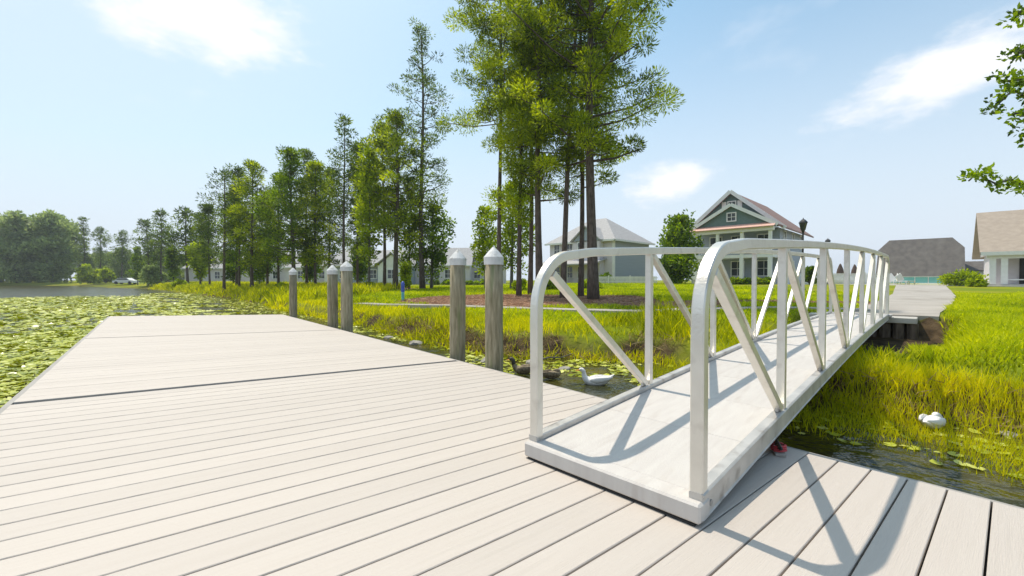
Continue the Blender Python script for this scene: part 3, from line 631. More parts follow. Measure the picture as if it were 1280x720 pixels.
# ------------------------------------------------------------------ grass, reeds, lily pads
def scatter(n, x0, x1, y0, y1, keep):
    x = rng.uniform(x0, x1, n); y = rng.uniform(y0, y1, n); k = keep(x, y); return x[k], y[k]
MDI = MD.inverted()
def under_dock(x, y): a = x * d1.x + y * d1.y; b = x * d2.x + y * d2.y; return (a > A0 - .1) & (a < A1 + .06) & (b < YE + .1) & (b > YS)
def on_paving(x, y, m=0.): return (pdist(PATH, x, y) < .95 + m + .025 * np.maximum(y - 9, 0)) | (pdist(WALK, x, y) < .5 + m)
def gang(x, y):
    ex, ey = x - Bp.x, y - Bp.y; s = ex * dh.x + ey * dh.y; w = -ex * dh.y + ey * dh.x; return s, w
def bare(x, y):
    s, w = gang(x, y); return (s > GL - 1.5) & (s < GL + .35) & (w > -.85) & (w < GW + .3)
def blades(name, x, y, hgt, wd, m, lean, tint, kind='stuff', label='', cat='grass', base=0.):
    z = height(x, y); z = np.maximum(z, -.12) - .01 + base; s, w = gang(x, y)
    lim = np.where((w > -.05) & (w < GW + .05) & (s > 0) & (s < GL), np.maximum(.05, Bp.z + .012 + .048 * s - .0026 * s * s - .03 - z), 9.); hgt = np.minimum(hgt, lim)
    A = np.stack([rng.normal(0, lean, len(x)), rng.normal(0, lean, len(x)), np.ones(len(x))], -1)
    V, Q = kites(np.stack([x, y, z], -1), A, hgt, wd)
    V = V.reshape(-1, 4, 3); V[:, 2, :2] += A[:, :2] * hgt[:, None] * .5; V = V.reshape(-1, 3)      # bend the tips over
    o = link(name, np_mesh(name, V, Q, m, np.clip(tint, 0, 1))); return tag(o, label, cat, None, kind)
# tall marsh grass on the bank
def keep(x, y):
    d = sdist(x, y); c = .5 + .5 * vnoise(x, y, .55, 3)
    p = sst(d, -.55, .05) * (1 - sst(d, 1.3, 2.6)) * (.25 + .75 * c) * np.clip(12 / np.hypot(x, y), .25, 1) * (.12 + .88 * (vnoise(x, y, .5, 21) > -.42)) * ~bare(x, y) * (1 - .8 * sst(d, .1, .22) * sst(d, .75, .55) * (vnoise(x, y, .9, 6) > -.35))
    return (rng.random(len(x)) < p) & ~under_dock(x, y) & ~on_paving(x, y) & (np.hypot(x, y) > 2.5)
x, y = scatter(560000, -16, 14, 1.5, 26, keep); c = vnoise(x, y, .6, 3); dd = sdist(x, y)
blades('marsh_grass', x, y, (.20 + .11 * c + .10 * (vnoise(x, y, 1.9, 8) > .2)) * rng.uniform(.6, 1.25, len(x)) * (.6 + .4 * sst(dd, -.6, .3)) * (1 - .3 * sst(x, 4, 5)) * (1 + 1.1 * np.exp(-((x - 3.7) ** 2 / .9 + (y - 9.6) ** 2 / .8))), .012 + .0009 * np.hypot(x, y), M['grass'], .24, .5 + .30 * vnoise(x, y, 1.2, 9) + .12 * vnoise(x, y, .4, 19) + rng.normal(0, .2, len(x)), label='tall yellow green marsh grass along the pond bank')
# lush meadow on the right bank and beside the path
def keep(x, y):
    d = sdist(x, y); p = sst(d, 1.2, 2.4) * np.clip(9 / np.hypot(x, y), .2, 1) ** 1.3 * (1 - sst(mulch_at(x, y), .2, .8)) * (1 - .0 * x)
    return (rng.random(len(x)) < p) & ~bare(x, y) & ~on_paving(x, y, -.12) & (x / np.maximum(y, .1) < 2.4)
x, y = scatter(720000, 2.5, 24, 1.5, 20, lambda x, y: keep(x, y) & (y < x * 1.02 + .2)); c = vnoise(x, y, .8, 5)
blades('meadow_grass', x, y, (.13 + .07 * c) * rng.uniform(.6, 1.3, len(x)), .010 + .0010 * np.hypot(x, y), M['lawn'], .32, .66 + .2 * c + .18 * vnoise(x, y, 2.6, 15) + rng.normal(0, .2, len(x)), label='lush bright green meadow grass on the right bank')
x, y = scatter(700000, -24, 16, 9, 42, lambda x, y: keep(x, y) & ~(y < x * 1.02 + .2)); c = vnoise(x, y, 1.6, 5)
blades('lawn_grass', x, y, (.085 + .03 * c) * rng.uniform(.6, 1.4, len(x)) * (1 + .02 * y), .012 + .0014 * np.hypot(x, y), M['lawn'], .35, .45 + .2 * c + rng.normal(0, .15, len(x)), label='mown green lawn between the pond bank and the houses')
# far grass tufts on the left bank
x, y = scatter(200000, -60, -8, 22, 95, lambda x, y: (rng.random(len(x)) < sst(sdist(x, y), -.3, .3) * (1 - sst(sdist(x, y), 6, 12)) * .5))
blades('bank_grass', x, y, .55 * rng.uniform(.5, 1.3, len(x)), .10, M['grass'], .25, .5 + .25 * vnoise(x, y, 3, 2) + rng.normal(0, .12, len(x)), label='long yellow green grass on the distant left bank')
# reeds standing in the water right of the gangway and by the bank
def keep(x, y):
    d = sdist(x, y); c = vnoise(x, y, .45, 7); return (rng.random(len(x)) < (.35 + .9 * (c > -.1)) * sst(d - .9 * sst(x, 3.3, 4.2) * -1, -1.45 , -.6) * (1 - sst(d, .3, .8))) & ~under_dock(x, y)
x, y = scatter(120000, 2.0, 9.5, 1.5, 7.2, keep)
blades('reeds', x, y, .23 * rng.uniform(.4, 1.2, len(x)), .009, M['grass'], .16, .52 + .28 * sst(x, 3.4, 4.2) + .28 * vnoise(x, y, .8, 12) + rng.normal(0, .16, len(x)), label='thin green reeds standing in shallow water right of the gangway', cat='reeds', base=.0)
x, y = scatter(80000, -6, 13, 2.5, 13, lambda x, y: (rng.random(len(x)) < sst(sdist(x, y), -.15, .05) * (1 - sst(sdist(x, y), .35, .8)) * (vnoise(x, y, .7, 6) > -.1) * .9) & ~under_dock(x, y))
blades('dry_stems', x, y, .20 * rng.uniform(.4, 1.4, len(x)), .013, M['dry'], .7, rng.uniform(0, 1, len(x)), label='dead brown stems and roots along the eroded bank edge', cat='stems')
x, y = scatter(60000, -6, 13, 9, 26, lambda x, y: rng.random(len(x)) < mulch_at(x, y) * .9)
blades('pine_straw', x, y, .09 * rng.uniform(.5, 1.5, len(x)), .018, M['straw'], 2.4, rng.uniform(0, 1, len(x)), label='brown pine straw mulch under the near pines', cat='mulch', base=.01)

# low water plants that fill the shallows between the dock and the bank
def keep(x, y):
    d = sdist(x, y); c = vnoise(x, y, .5, 31)
    return (rng.random(len(x)) < (.2 + .8 * (c > -.2)) * sst(d, -1.35, -.5) * (1 - sst(d, .1, .3))) & ~under_dock(x, y) & (np.hypot(x - 1.2, y - 6.1) > .42)
x, y = scatter(90000, -9, 3.4, 4.5, 18, keep)
blades('water_plants', x, y, .10 * rng.uniform(.4, 1.5, len(x)), .016, M['grass'], .5, .6 + .25 * vnoise(x, y, .8, 33) + rng.normal(0, .18, len(x)), label='low yellow green water plants in the shallows between dock and bank', cat='water plants')
# lily pads
def pad_mesh(seed):
    g = np.random.default_rng(seed); n = 11; V = [(0, 0, .004)]
    for k in range(n):
        a = .22 + (2 * PI - .44) * k / (n - 1); r = 1 + g.normal(0, .04); V.append((r * math.cos(a), r * math.sin(a), .01 + .10 * abs(g.normal())))
    return np.array(V), np.array([(0, k, k + 1) for k in range(1, n)])
PV = [pad_mesh(k) for k in range(8)]
def padkeep(x, y):
    d = sdist(x, y); a = x * d1.x + y * d1.y
    left = (a < A0 - .12); r = np.hypot(x, y)
    c = vnoise(x, y, 1.1, 11)
    # open water: bright strip beyond 38 m and a little by the near edge
    p = np.where(left, (.98 * sst(c, -.95, -.4)) * (1 - sst(y + .35 * (-x) * .2, 36, 44)) * sst(r, 3.2, 5.2), 0)
    rt = (~left) & (a > A1) & (d > -1.35); p = np.where(rt & (x > -1) & (x < 2.2), .75 * (vnoise(x, y, .35, 4) > -.3), p)
    p = np.where(rt & (x >= 2.0), .10, p); p = np.where(rt & (x <= -1), .5 * (vnoise(x, y, .5, 4) > 0), p)
    far = (a >= A0) & (x * d2.x + y * d2.y > YE + .2); p = np.where(far & (d < -.1), .8 * (c > -.3), p)
    return (rng.random(len(x)) < p) & (d < .02) & ~under_dock(x, y)
x1, y1 = scatter(52000, -14, 6, 2, 14, padkeep); x2, y2 = scatter(70000, -42, -3, 12, 48, padkeep)
k = rng.random(len(x2)) < .8; x = np.concatenate([x1, x2[k]]); y = np.concatenate([y1, y2[k]]); r = np.hypot(x, y)
k = rng.random(len(x)) < np.clip(1.8 * np.maximum(.45, 9 / r), .5, 1); x, y, r = x[k], y[k], r[k]
sz = rng.uniform(.03, .092, len(x)) * np.clip(r / 14, 1, 1.8) * np.where(x * d1.x + y * d1.y > 3, .62, 1); order = np.argsort(r / sz)
az = np.arctan2(x, y); vis = (az > R(-52)) & (az < R(52)); near_i = [i for i in order if vis[i]][:240]; ns = set(near_i)
padmeshes = [np_mesh('lily_pad', v, f, M['pad'], [q] * len(f)) for q in (.2, .45, .7, .9) for v, f in PV[:5]]
for i in near_i:
    o = link('lily_pad', random.choice(padmeshes)); o.location = (x[i], y[i], .004 + random.random() * .006); o.rotation_euler = (random.gauss(0, .07), random.gauss(0, .07), random.uniform(0, 6.28)); o.scale = (sz[i],) * 3
    if x[i] * d1.x + y[i] * d1.y < 0: tag(o, 'round lily pad floating on the pond along the far side of the dock', 'lily pad', 'lily pads left of the dock')
    else: tag(o, 'round lily pad floating in the narrow water between dock and bank', 'lily pad', 'lily pads between the dock and the bank')
rest = np.array([i for i in range(len(x)) if i not in ns]); Vs = []; Fs = []; Ts = []; off = 0
for q in range(8):
    ii = rest[q::8]; v, f = PV[q]; a = rng.uniform(0, 6.28, len(ii)); ca, sa = np.cos(a), np.sin(a); s_ = sz[ii]
    tx, ty = rng.normal(0, .16, len(ii)), rng.normal(0, .16, len(ii))
    vx = (v[:, 0][None] * ca[:, None] - v[:, 1][None] * sa[:, None]) * s_[:, None]; vy = (v[:, 0][None] * sa[:, None] + v[:, 1][None] * ca[:, None]) * s_[:, None]
    vz = v[:, 2][None] * s_[:, None] + .006 + np.maximum(vx * tx[:, None] + vy * ty[:, None], -.004) + rng.uniform(0, .006, len(ii))[:, None]
    Vs.append(np.stack([vx + x[ii][:, None], vy + y[ii][:, None], vz], -1).reshape(-1, 3)); nf = (f[None] + (np.arange(len(ii)) * len(v))[:, None, None] + off).reshape(-1, 3)
    Fs.append(nf); Ts.append(np.repeat(np.clip(.5 + .25 * vnoise(x[ii], y[ii], 2.3, 3) + rng.normal(0, .28, len(ii)), 0, 1), len(f))); off += len(ii) * len(v)
tag(link('lily_pads', np_mesh('lily_pads', np.concatenate(Vs), np.concatenate(Fs), M['pad'], np.concatenate(Ts))), 'carpet of green lily pads spreading over the pond', 'lily pads', None, 'stuff')

# ------------------------------------------------------------------ ducks
def duck(loc, rz, sc, label, body, head, tuck=False, group=None):
    o = empty('duck', loc, rz, label, 'duck', group); o.scale = (sc,) * 3
    if not tuck:
        pts = [(-.30, 0, .20), (-.25, 0, .165), (-.19, 0, .12), (-.10, 0, .085), (0, 0, .07), (.09, 0, .075), (.16, 0, .10), (.195, 0, .155), (.20, 0, .21), (.205, 0, .25), (.235, 0, .275), (.265, 0, .272), (.28, 0, .268)]
        ra = [.008, .035, .07, .095, .105, .098, .07, .042, .034, .036, .040, .028, .012]; rb = [.008, .022, .05, .075, .085, .082, .066, .045, .036, .038, .038, .028, .012]
    else:
        pts = [(-.27, 0, .13), (-.22, 0, .115), (-.15, 0, .09), (-.06, 0, .08), (.03, 0, .085), (.11, 0, .095), (.145, 0, .12), (.14, 0, .15), (.10, 0, .168), (.06, 0, .17), (.02, 0, .16)]
        ra = [.008, .035, .07, .095, .10, .088, .06, .045, .042, .036, .014]; rb = [.008, .022, .05, .075, .085, .075, .055, .042, .038, .03, .012]
    b_ = MB().sweep(pts, ra, rb, 14).build('body', body, o, True); sm = b_.modifiers.new('s', 'SUBSURF'); sm.levels = sm.render_levels = 1
    for s in (-1, 1):
        MB().sweep([(-.27, s * .03, .155), (-.20, s * .065, .14), (-.10, s * .09, .125), (0, s * .098, .115), (.08, s * .085, .11), (.11, s * .07, .11)], [.004, .012, .018, .02, .015, .004], [.012, .03, .048, .052, .036, .01], 8).build('wing', body, o, True)
    if not tuck:
        MB().sweep([(.268, 0, .262), (.30, 0, .256), (.335, 0, .252)], [.017, .017, .012], [.014, .009, .004], 8).build('bill', M['bill'], o, True)
        for s in (-1, 1): MB().lathe([(.002, -.006), (.006, -.003), (.006, .003), (.002, .006)], (.248, s * .033, .285), 8).build('eye', M['black'], o)
        if head is not body: MB().sweep([(.196, 0, .17), (.20, 0, .21), (.206, 0, .25), (.236, 0, .277), (.266, 0, .273), (.282, 0, .268)], [.040, .038, .040, .043, .031, .014], [.043, .040, .041, .041, .031, .014], 12).build('head_plumage', head, o, True)
    return o
p = at_z(745, 480, 0); duck((p.x, p.y, -.03), PI - .1, .88, 'white duck swimming left among lily pads behind the gangway railing', M['duck'], M['duck'])
p = at_z(1166, 536, 0); duck((p.x, p.y, .0), .5, .8, 'white duck resting with tucked head in the reeds right of the gangway', M['duck'], M['duck'], True)
p = at_z(655, 469, 0); duck((p.x, p.y, .02), PI - .2, .85, 'brown duck with a dark raised neck left of the near railing post', M['mall'], M['mhead'])
p = at_z(690, 474, 0); duck((p.x, p.y, .0), .3, .8, 'dark mottled duck right of the near railing post by the dock edge', M['mall'], M['mhead'], True)
# a few stones and sticks at the water's edge
for k, (px, py, s) in enumerate(((668, 455, .16), (706, 462, .10), (610, 452, .14), (486, 423, .13), (520, 430, .16), (1262, 545, .07))):
    p = at_z(px, py, 0); bm_ = bmesh.new(); bmesh.ops.create_icosphere(bm_, subdivisions=2, radius=s)
    for v in bm_.verts: v.co *= random.uniform(.85, 1.12); v.co.z *= .5
    me = bpy.data.meshes.new('stone'); bm_.to_mesh(me); bm_.free(); me.materials.append(M['stone']); o = link('stone', me); o.location = (p.x, p.y, .01)
    tag(o, ('grey brown stone at the bank just left of the near railing post', 'small stone behind the dark mottled duck', 'stone at the bank right of the nearest piling', 'leftmost stone at the bank left of the near pilings', 'stone at the bank close to the left of the near pilings', 'small stone on the bank at the right edge of the photograph')[k], 'stone', 'stones at the pond edge')
p = at_z(665, 452, .1); q = at_z(716, 445, .12); mb = MB(); mb.tube([p, (p * .6 + q * .4) + Vector((0, 0, .03)), (p * .3 + q * .7), q + Vector((0, 0, .05))], [.018, .015, .012, .006], 7)
mb.tube([(p * .5 + q * .5), (p * .4 + q * .6) + Vector((.05, .1, .15))], [.009, .004], 5); tag(mb.build('fallen_branch', M['bark2'], None, True), 'thin fallen branch lying over the water edge behind the near railing', 'branch')

# ------------------------------------------------------------------ buildings
A45 = R(45)
def window(parent, c, w, h, nrm=(0, -1), trim='white', mull=True):
    """window on a wall facing nrm (local XY); pane recessed inside a proud frame"""
    nx_, ny_ = nrm; ux, uy = -ny_, nx_; t_ = .11; c = Vector(c); u = Vector((ux, uy, 0)); nv = Vector((nx_, ny_, 0))
    mb = MB()
    def b_(cu, cz, su, sz_, dp=.08, of=.03):
        M_ = Matrix((u, nv, Vector((0, 0, 1)))).transposed().to_4x4(); M_.translation = c + u * cu + Vector((0, 0, cz)) + nv * of; mb.box((0, 0, 0), (su, dp, sz_), M_)
    for s in (-1, 1): b_(s * (w / 2 + t_ / 2), 0, t_, h + 2 * t_); b_(0, s * (h / 2 + t_ / 2), w, t_)
    if mull: b_(0, 0, w, .05, .04, .02); b_(0, 0, .05, h, .036, .018)
    f = mb.build('window', M[trim], parent); g = MB(); M_ = Matrix((u, nv, Vector((0, 0, 1)))).transposed().to_4x4(); M_.translation = c; g.box((0, 0, 0), (w, .03, h), M_); g.build('pane', M['glass'], f)
def gable_roof(parent, x0, x1, y0, y1, ze, zr_, m, axis='y', ov=.4, th=.18, hip=0., name='roof'):
    """gable (or half hipped) roof with thickness; axis = ridge direction; hip = how much of each end is clipped"""
    mb = MB(); x0 -= ov; x1 += ov; y0 -= ov; y1 += ov
    def P(a, b, z): return (a, b, z) if axis == 'y' else (b, a, z)
    if axis == 'y': a0, a1, b0, b1 = x0, x1, y0, y1
    else: a0, a1, b0, b1 = y0, y1, x0, x1
    am = (a0 + a1) / 2; T_ = (0, 0, -th)
    if hip == 0:
        mb.poly([P(a0, b0, ze), P(am, b0, zr_), P(am, b1, zr_), P(a0, b1, ze)], T_); mb.poly([P(a1, b0, ze), P(am, b0, zr_), P(am, b1, zr_), P(a1, b1, ze)], T_)
    else:
        zh = ze + (zr_ - ze) * (1 - hip); run = hip * (am - a0); ah0 = am - run; ah1 = am + run; k = run * .9
        mb.poly([P(a0, b0, ze), P(ah0, b0, zh), P(am, b0 + k, zr_), P(am, b1 - k, zr_), P(ah0, b1, zh), P(a0, b1, ze)], T_)
        mb.poly([P(a1, b0, ze), P(ah1, b0, zh), P(am, b0 + k, zr_), P(am, b1 - k, zr_), P(ah1, b1, zh), P(a1, b1, ze)], T_)
        for bb, bk in ((b0, b0 + k), (b1, b1 - k)): mb.poly([P(ah0, bb, zh), P(ah1, bb, zh), P(am, bk, zr_)], T_)
    return mb.build(name, m, parent)
def house_frame(px, D, z=None, rz=-0, name='house', label='', cat='house'):
    x = (px - 640) / FPX * D; z = H(x, D) if z is None else z; return empty(name, (x, D, z), rz, label, cat)
# local frame of the rotated houses: origin at the near corner, x to the right (camera's right and nearer), y away
RZ = -A45
# --- gabled house (teal): origin at the right end of the porch front
hb = house_frame(965, 44, None, RZ, 'gabled_house', 'two-storey teal house with nested gables, red-brown roof and double white porch')
zg = hb.location.z; U = lambda z: z - zg
e2, pk1, pk2 = U(7.1), U(9.75), U(11.8)
MB().box((-4.9, 9, e2 / 2 + .1), (9.3, 11.8, e2 + .2)).build('main_wall', M['slate'], hb)
# main gable face
MB().poly([(-9.9, 3.0, e2 + .25), (.0, 3.0, e2 + .25), (-4.95, 3.0, pk2 - .15)], (0, .2, 0)).build('rear_gable', M['teal'], hb)
gable_roof(hb, -9.9, 0.1, 3.0, 17, e2 + .1, pk2, M['roofr'], 'y', .45, name='roof')
mb = MB(); mb.bar((-10.45, 2.5, e2 - .02), (-4.95, 2.5, pk2 - .03), .40, .06, (0, 1, 0)); mb.bar((.6, 2.5, e2 - .02), (-4.95, 2.505, pk2 - .03), .40, .06, (0, 1, 0)); mb.build('rake_board', M['white'], hb)
window(hb, (-4.9, 2.98, pk2 - 1.7), .75, 1.0)
for s in (-1, 1): MB().box((-4.9 + s * .85, 2.96, pk2 - 1.7), (.5, .06, 1.15)).build('shutter', M['white'], hb)
# front gable over the porch
MB().poly([(-8.0, .1, e2 + .35), (.0, .1, e2 + .35), (-4.0, .1, pk1 - .1)], (0, .2, 0)).build('front_gable', M['tealg'], hb)
gable_roof(hb, -8.1, .1, .1, 6.0, e2 + .25, pk1 + .05, M['roofr'], 'y', .3, name='porch_roof')
mb = MB(); mb.bar((-8.5, -.26, e2 + .12), (-4.0, -.26, pk1 + .03), .36, .06, (0, 1, 0)); mb.bar((.5, -.26, e2 + .12), (-4.0, -.255, pk1 + .03), .36, .06, (0, 1, 0)); mb.build('rake_board', M['white'], hb)
window(hb, (-4.0, .08, e2 + 1.35), .8, .8)
MB().poly([(-8.3, -.7, e2 + .02), (.3, -.7, e2 + .02), (.3, .1, e2 + .45), (-8.3, .1, e2 + .45)], (0, 0, -.07)).build('skirt_roof', M['roofp'], hb)
MB().box((-4, -.1, e2 - .22), (8.3, .5, .38)).build('porch_beam', M['white'], hb)
MB().box((-4, 1.4, e2 / 2 - .0), (8.2, 3.1, .35)).build('balcony_floor', M['white'], hb)
MB().box((-4, 1.4, .25), (8.2, 3.1, .5)).build('porch_floor', M['conc'], hb)
for x_ in (-7.8, -5.4, -2.9, -.2):
    MB().box((x_, -.02, e2 * .75 - .1), (.30, .3, e2 * .5 - .45)).build('column', M['white'], hb); MB().box((x_, -.02, e2 * .25 + .15), (.36, .36, e2 * .5 - .65)).build('column', M['white'], hb)
mb = MB(); mb.box((-4, -.02, e2 / 2 + 1.1), (7.7, .06, .08)); mb.box((-4, -.02, e2 / 2 + .3), (7.7, .06, .06))
for i in range(38): mb.box((-7.8 + .205 * i, -.02, e2 / 2 + .7), (.05, .04, .75))
mb.build('balcony_railing', M['white'], hb)
MB().box((-4, 3.0, e2 / 2), (8, .16, e2 - .1)).build('porch_wall', M['slate'], hb)
for x_ in (-6.6, -4.2, -1.5):
    for z_ in (1.75, e2 / 2 + 1.65): window(hb, (x_, 2.9, z_), 1.25, 1.6)
MB().box((-9.0, 2.98, 2.0), (1.2, .1, 3.0)).build('side_door', M['white'], hb)
for y_ in (6, 10, 14):
    for z_ in (1.9, 5.2): window(hb, (-.24, y_, z_), .9, 1.5, (1, 0))
# --- grey house
ha = house_frame(767, 58, None, RZ, 'grey_house', 'large grey house with pale hipped roof and blue-grey side wall behind the pines')
zg = ha.location.z; eh = 7.05 - zg; pk = 10.9 - zg
MB().box((-5.6, 5.0, eh / 2), (11.2, 10, eh)).build('wall', M['slate'], ha)
MB().box((-5.6, -.03, eh / 2), (11.25, .1, eh)).build('front_wall', M['wsid'], ha)
mb = MB(); a = [(-11.8, -.6, eh), (.6, -.6, eh), (.6, 10.6, eh), (-11.8, 10.6, eh)]; r0_, r1_ = (-7.2, 5.0, pk), (-4.4, 5.0, pk)
mb.poly([a[0], a[1], r1_, r0_], (0, 0, -.12)); mb.poly([a[1], a[2], r1_], (0, 0, -.12)); mb.poly([a[2], a[3], r0_, r1_], (0, 0, -.12)); mb.poly([a[3], a[0], r0_], (0, 0, -.12)); mb.build('roof', M['rooff'], ha)
gable_roof(ha, -6.0, -1.5, -1.2, 3.5, eh + .05, eh + 2.1, M['rooff'], 'y', .3, name='dormer_roof')
MB().poly([(-6.0, -1.2, eh), (-1.5, -1.2, eh), (-3.75, -1.2, eh + 1.85)], (0, .2, 0)).build('dormer_gable', M['slate'], ha)
MB().box((-3.75, -.6, eh / 2 - .1), (4.5, 1.2, eh - .2)).build('bay_wall', M['wsid'], ha)
MB().box((-5.6, -.75, eh - .1), (12.2, .15, .25)).build('eave_board', M['white'], ha); MB().box((.66, 5, eh - .1), (.12, 11.2, .25)).build('eave_board', M['white'], ha)
MB().box((0, .0, eh / 2), (.3, .3, eh - .3)).build('corner_board', M['white'], ha)
mb = MB().poly([(-11.4, -3.2, 2.7), (-1.0, -3.2, 2.7), (-1.0, -.1, 3.5), (-11.4, -.1, 3.5)], (0, 0, -.2)); mb.build('porch_roof', M['rooff'], ha)
for x_ in (-11.2, -8.4, -5.8, -3.4, -1.2): MB().box((x_, -3.0, 1.3), (.28, .28, 2.6)).build('column', M['white'], ha)
for x_ in (-9.8, -7.4): window(ha, (x_, -.1, 5.0), 1.0, 1.5); window(ha, (x_, -.1, 1.6), 1.1, 1.6)
for x_ in (-4.6, -2.9): window(ha, (x_, -1.22, 5.0), .9, 1.5); window(ha, (x_, -1.22, 1.5), .9, 1.6)
MB().box((-6.3, -.1, 1.2), (1.0, .08, 2.2)).build('door', M['dark'], ha)
# --- pool pavilion with a big half-hipped roof
cx_, cy_ = 86., 90.; hc = empty('pool_pavilion', (cx_, cy_, 1.05), RZ, 'large dark pavilion with steep weathered half-hipped roof beyond the pool', 'building')
MB().box((0, 5, .8), (12.4, 7.5, 1.6)).build('wall', M['dark'], hc); MB().box((0, -.1, 1.12), (13.6, .3, .3)).build('fascia', M['white'], hc)
gable_roof(hc, -6.5, 6.5, 0, 13.5, 1.3, 9.6, M['roofd'], 'x', .35, hip=.28)
for i in range(6): MB().box((-6 + i * 2.4, .2, .5), (.3, .3, 1.0)).build('column', M['white'], hc)
hf = empty('distant_house', (98.5, 90, 1.0), RZ, 'low distant house with dark roof between the pavilion and the tan roof', 'house'); MB().box((0, 3, 1.3), (9, 6, 2.6)).build('wall', M['wsid'], hf); gable_roof(hf, -4.5, 4.5, 0, 6, 2.6, 4.6, M['roofd'], 'x', .4)
for i in range(3): window(hf, (-3 + 3 * i, -.02, 1.5), .9, 1.2)
# --- tan-roofed house at the right edge
hd = house_frame(1232, 33, 1.0, RZ, 'tan_roof_house', 'tan-roofed house with white porch and columns at the right edge'); U = 1.0
ez, rz_ = 3.62 - U, 7.3 - U
MB().box((8.2, 6.1, ez / 2), (15.6, 7.6, ez)).build('wall', M['wsid'], hd)
gable_roof(hd, .0, 16, .0, 10.0, ez + .05, rz_, M['roofb'], 'x', .35, .2)
MB().poly([(.15, .2, ez), (.15, 9.8, ez), (.15, 5, rz_ - .25)], (.2, 0, 0)).build('gable_wall', M['wsid'], hd)
MB().box((8, -.33, ez - .08), (16.6, .06, .28)).build('gutter', M['white'], hd); MB().box((8, .1, ez - .28), (16, .3, .36)).build('porch_beam', M['white'], hd)
MB().box((8, 1.3, .06), (16, 2.8, .3)).build('porch_floor', M['conc'], hd)
for x_ in (.35, .95, 5.5, 10): MB().box((x_, .15, ez / 2 - .1), (.34, .34, ez - .55)).build('column', M['white'], hd)
MB().box((2.35, 2.26, 1.2), (.95, .08, 2.1)).build('door', M['dark'], hd)
window(hd, (4.4, 2.28, 1.45), 1.7, 1.35); window(hd, (8.4, 2.28, 1.45), 1.5, 1.35)
MB().box((3.6, .12, .55), (5.0, .06, .08)).build('porch_rail', M['white'], hd)
gable_roof(hd, 3.6, 6.2, .6, 4.5, ez + 1.6, ez + 2.9, M['roofb'], 'y', .2, name='dormer_roof'); MB().poly([(3.6, .7, ez + .4), (6.2, .7, ez + .4), (6.2, .7, ez + 1.6), (4.9, .7, ez + 2.8), (3.6, .7, ez + 1.6)], (0, 3, 0)).build('dormer_wall', M['wsid'], hd)
# --- far houses
def bungalow(px, D, w, d, eh, rh, label, wall='wsid', roof='rooff', rz=0., ax='x', nwin=3, front_gable=False, z=None):
    o = house_frame(px, D, z, rz, 'far_house', label); MB().box((0, d / 2, eh / 2), (w, d, eh)).build('wall', M[wall], o)
    gable_roof(o, -w / 2, w / 2, 0, d, eh, eh + rh, M[roof], ax, .4)
    if ax == 'x':
        for s in (-1, 1): MB().poly([(s * (w / 2 - .05), .1, eh - .05), (s * (w / 2 - .05), d - .1, eh - .05), (s * (w / 2 - .05), d / 2, eh + rh - .25)], (-s * .1, 0, 0)).build('gable_wall', M[wall], o)
    else: MB().poly([(-w / 2 + .05, .02, eh - .05), (w / 2 - .05, .02, eh - .05), (0, .02, eh + rh - .25)], (0, .1, 0)).build('gable_wall', M[wall], o)
    if front_gable:
        gable_roof(o, w * .08, w * .45, -1.2, d / 2, eh, eh + rh * .75, M[roof], 'y', .3, name='porch_roof'); MB().poly([(w * .1, -1.15, eh - .05), (w * .43, -1.15, eh - .05), (w * .265, -1.15, eh + rh * .7 - .2)], (0, .1, 0)).build('porch_gable', M['white'], o)
        MB().box((w * .265, -.55, eh / 2), (w * .33, 1.1, eh)).build('porch_wall', M['white'], o); window(o, (w * .265, -1.12, eh * .55), 1.2, 1.3)
    for i in range(nwin): window(o, (-w * .42 + (i + .5) * w * (.5 if front_gable else .84) / nwin, -.02, eh * .55), 1.0, 1.3)
    MB().box((0, -.43, eh - .05), (w + .8, .06, .22)).build('gutter', M['white'], o)
    return o
bungalow(553, 70, 9, 8, 3.1, 3.2, 'white house with grey roof right of the tallest pine, windows in a row', nwin=4)
bungalow(607, 74, 7, 7, 3.0, 2.6, 'small white house with front gable between the two near pilings', ax='y', nwin=2)
bungalow(465, 68, 13, 9, 3.0, 2.8, 'long pale grey house with blue-grey roof behind the yellow green pines', wall='slate', nwin=4, front_gable=True)
bungalow(511, 80, 8, 8, 3.2, 2.4, 'pale house with dark garage opening behind the blue post', nwin=2)
bungalow(400, 78, 13, 9, 3.0, 2.6, 'long white low house behind the slender round-topped pine', nwin=5, front_gable=True)
bungalow(345, 80, 11, 9, 3.0, 3.6, 'white gabled house behind the broad dark pine', ax='y', nwin=3)
bungalow(272, 84, 13, 9, 3.0, 2.6, 'pale low building behind the leftmost pines of the bank row', nwin=3)
bungalow(590, 95, 10, 9, 5.5, 2.6, 'taller pale house far behind the white houses', wall='wsid', nwin=3)

# ------------------------------------------------------------------ lamp posts, fences, blue post, umbrellas, loungers, car
def lamp(px, D, top, label):
    x = (px - 640) / FPX * D; z = H(x, D); h = CAMZ + (350 - top) / FPX * D - z; o = empty('street_lamp', (x, D, z), .3, label, 'street lamp', 'black lantern lamp posts')
    MB().lathe([(.16, 0), (.16, .08), (.11, .16), (.08, .6), (.055, .7), (.045, h - .95), (.07, h - .92), (.05, h - .85), (.10, h - .70)], n=12).build('post', M['black'], o)
    MB().lathe([(.10, h - .70), (.19, h - .28), (.17, h - .26)], n=6).build('lantern_glass', M['glass'], o)
    mb = MB().lathe([(.24, h - .28), (.20, h - .20), (.09, h - .08), (.03, h - .05), (.02, h), (.004, h + .03)], n=6)
    for k in range(6):
        a = PI / 3 * k; mb.bar((.105 * math.cos(a), .105 * math.sin(a), h - .70), (.2 * math.cos(a), .2 * math.sin(a), h - .27), .02, .02)
    mb.build('lantern_cap', M['black'], o)
lamp(1003, 25, 273, 'black lantern lamp post rising above the right gangway railing')
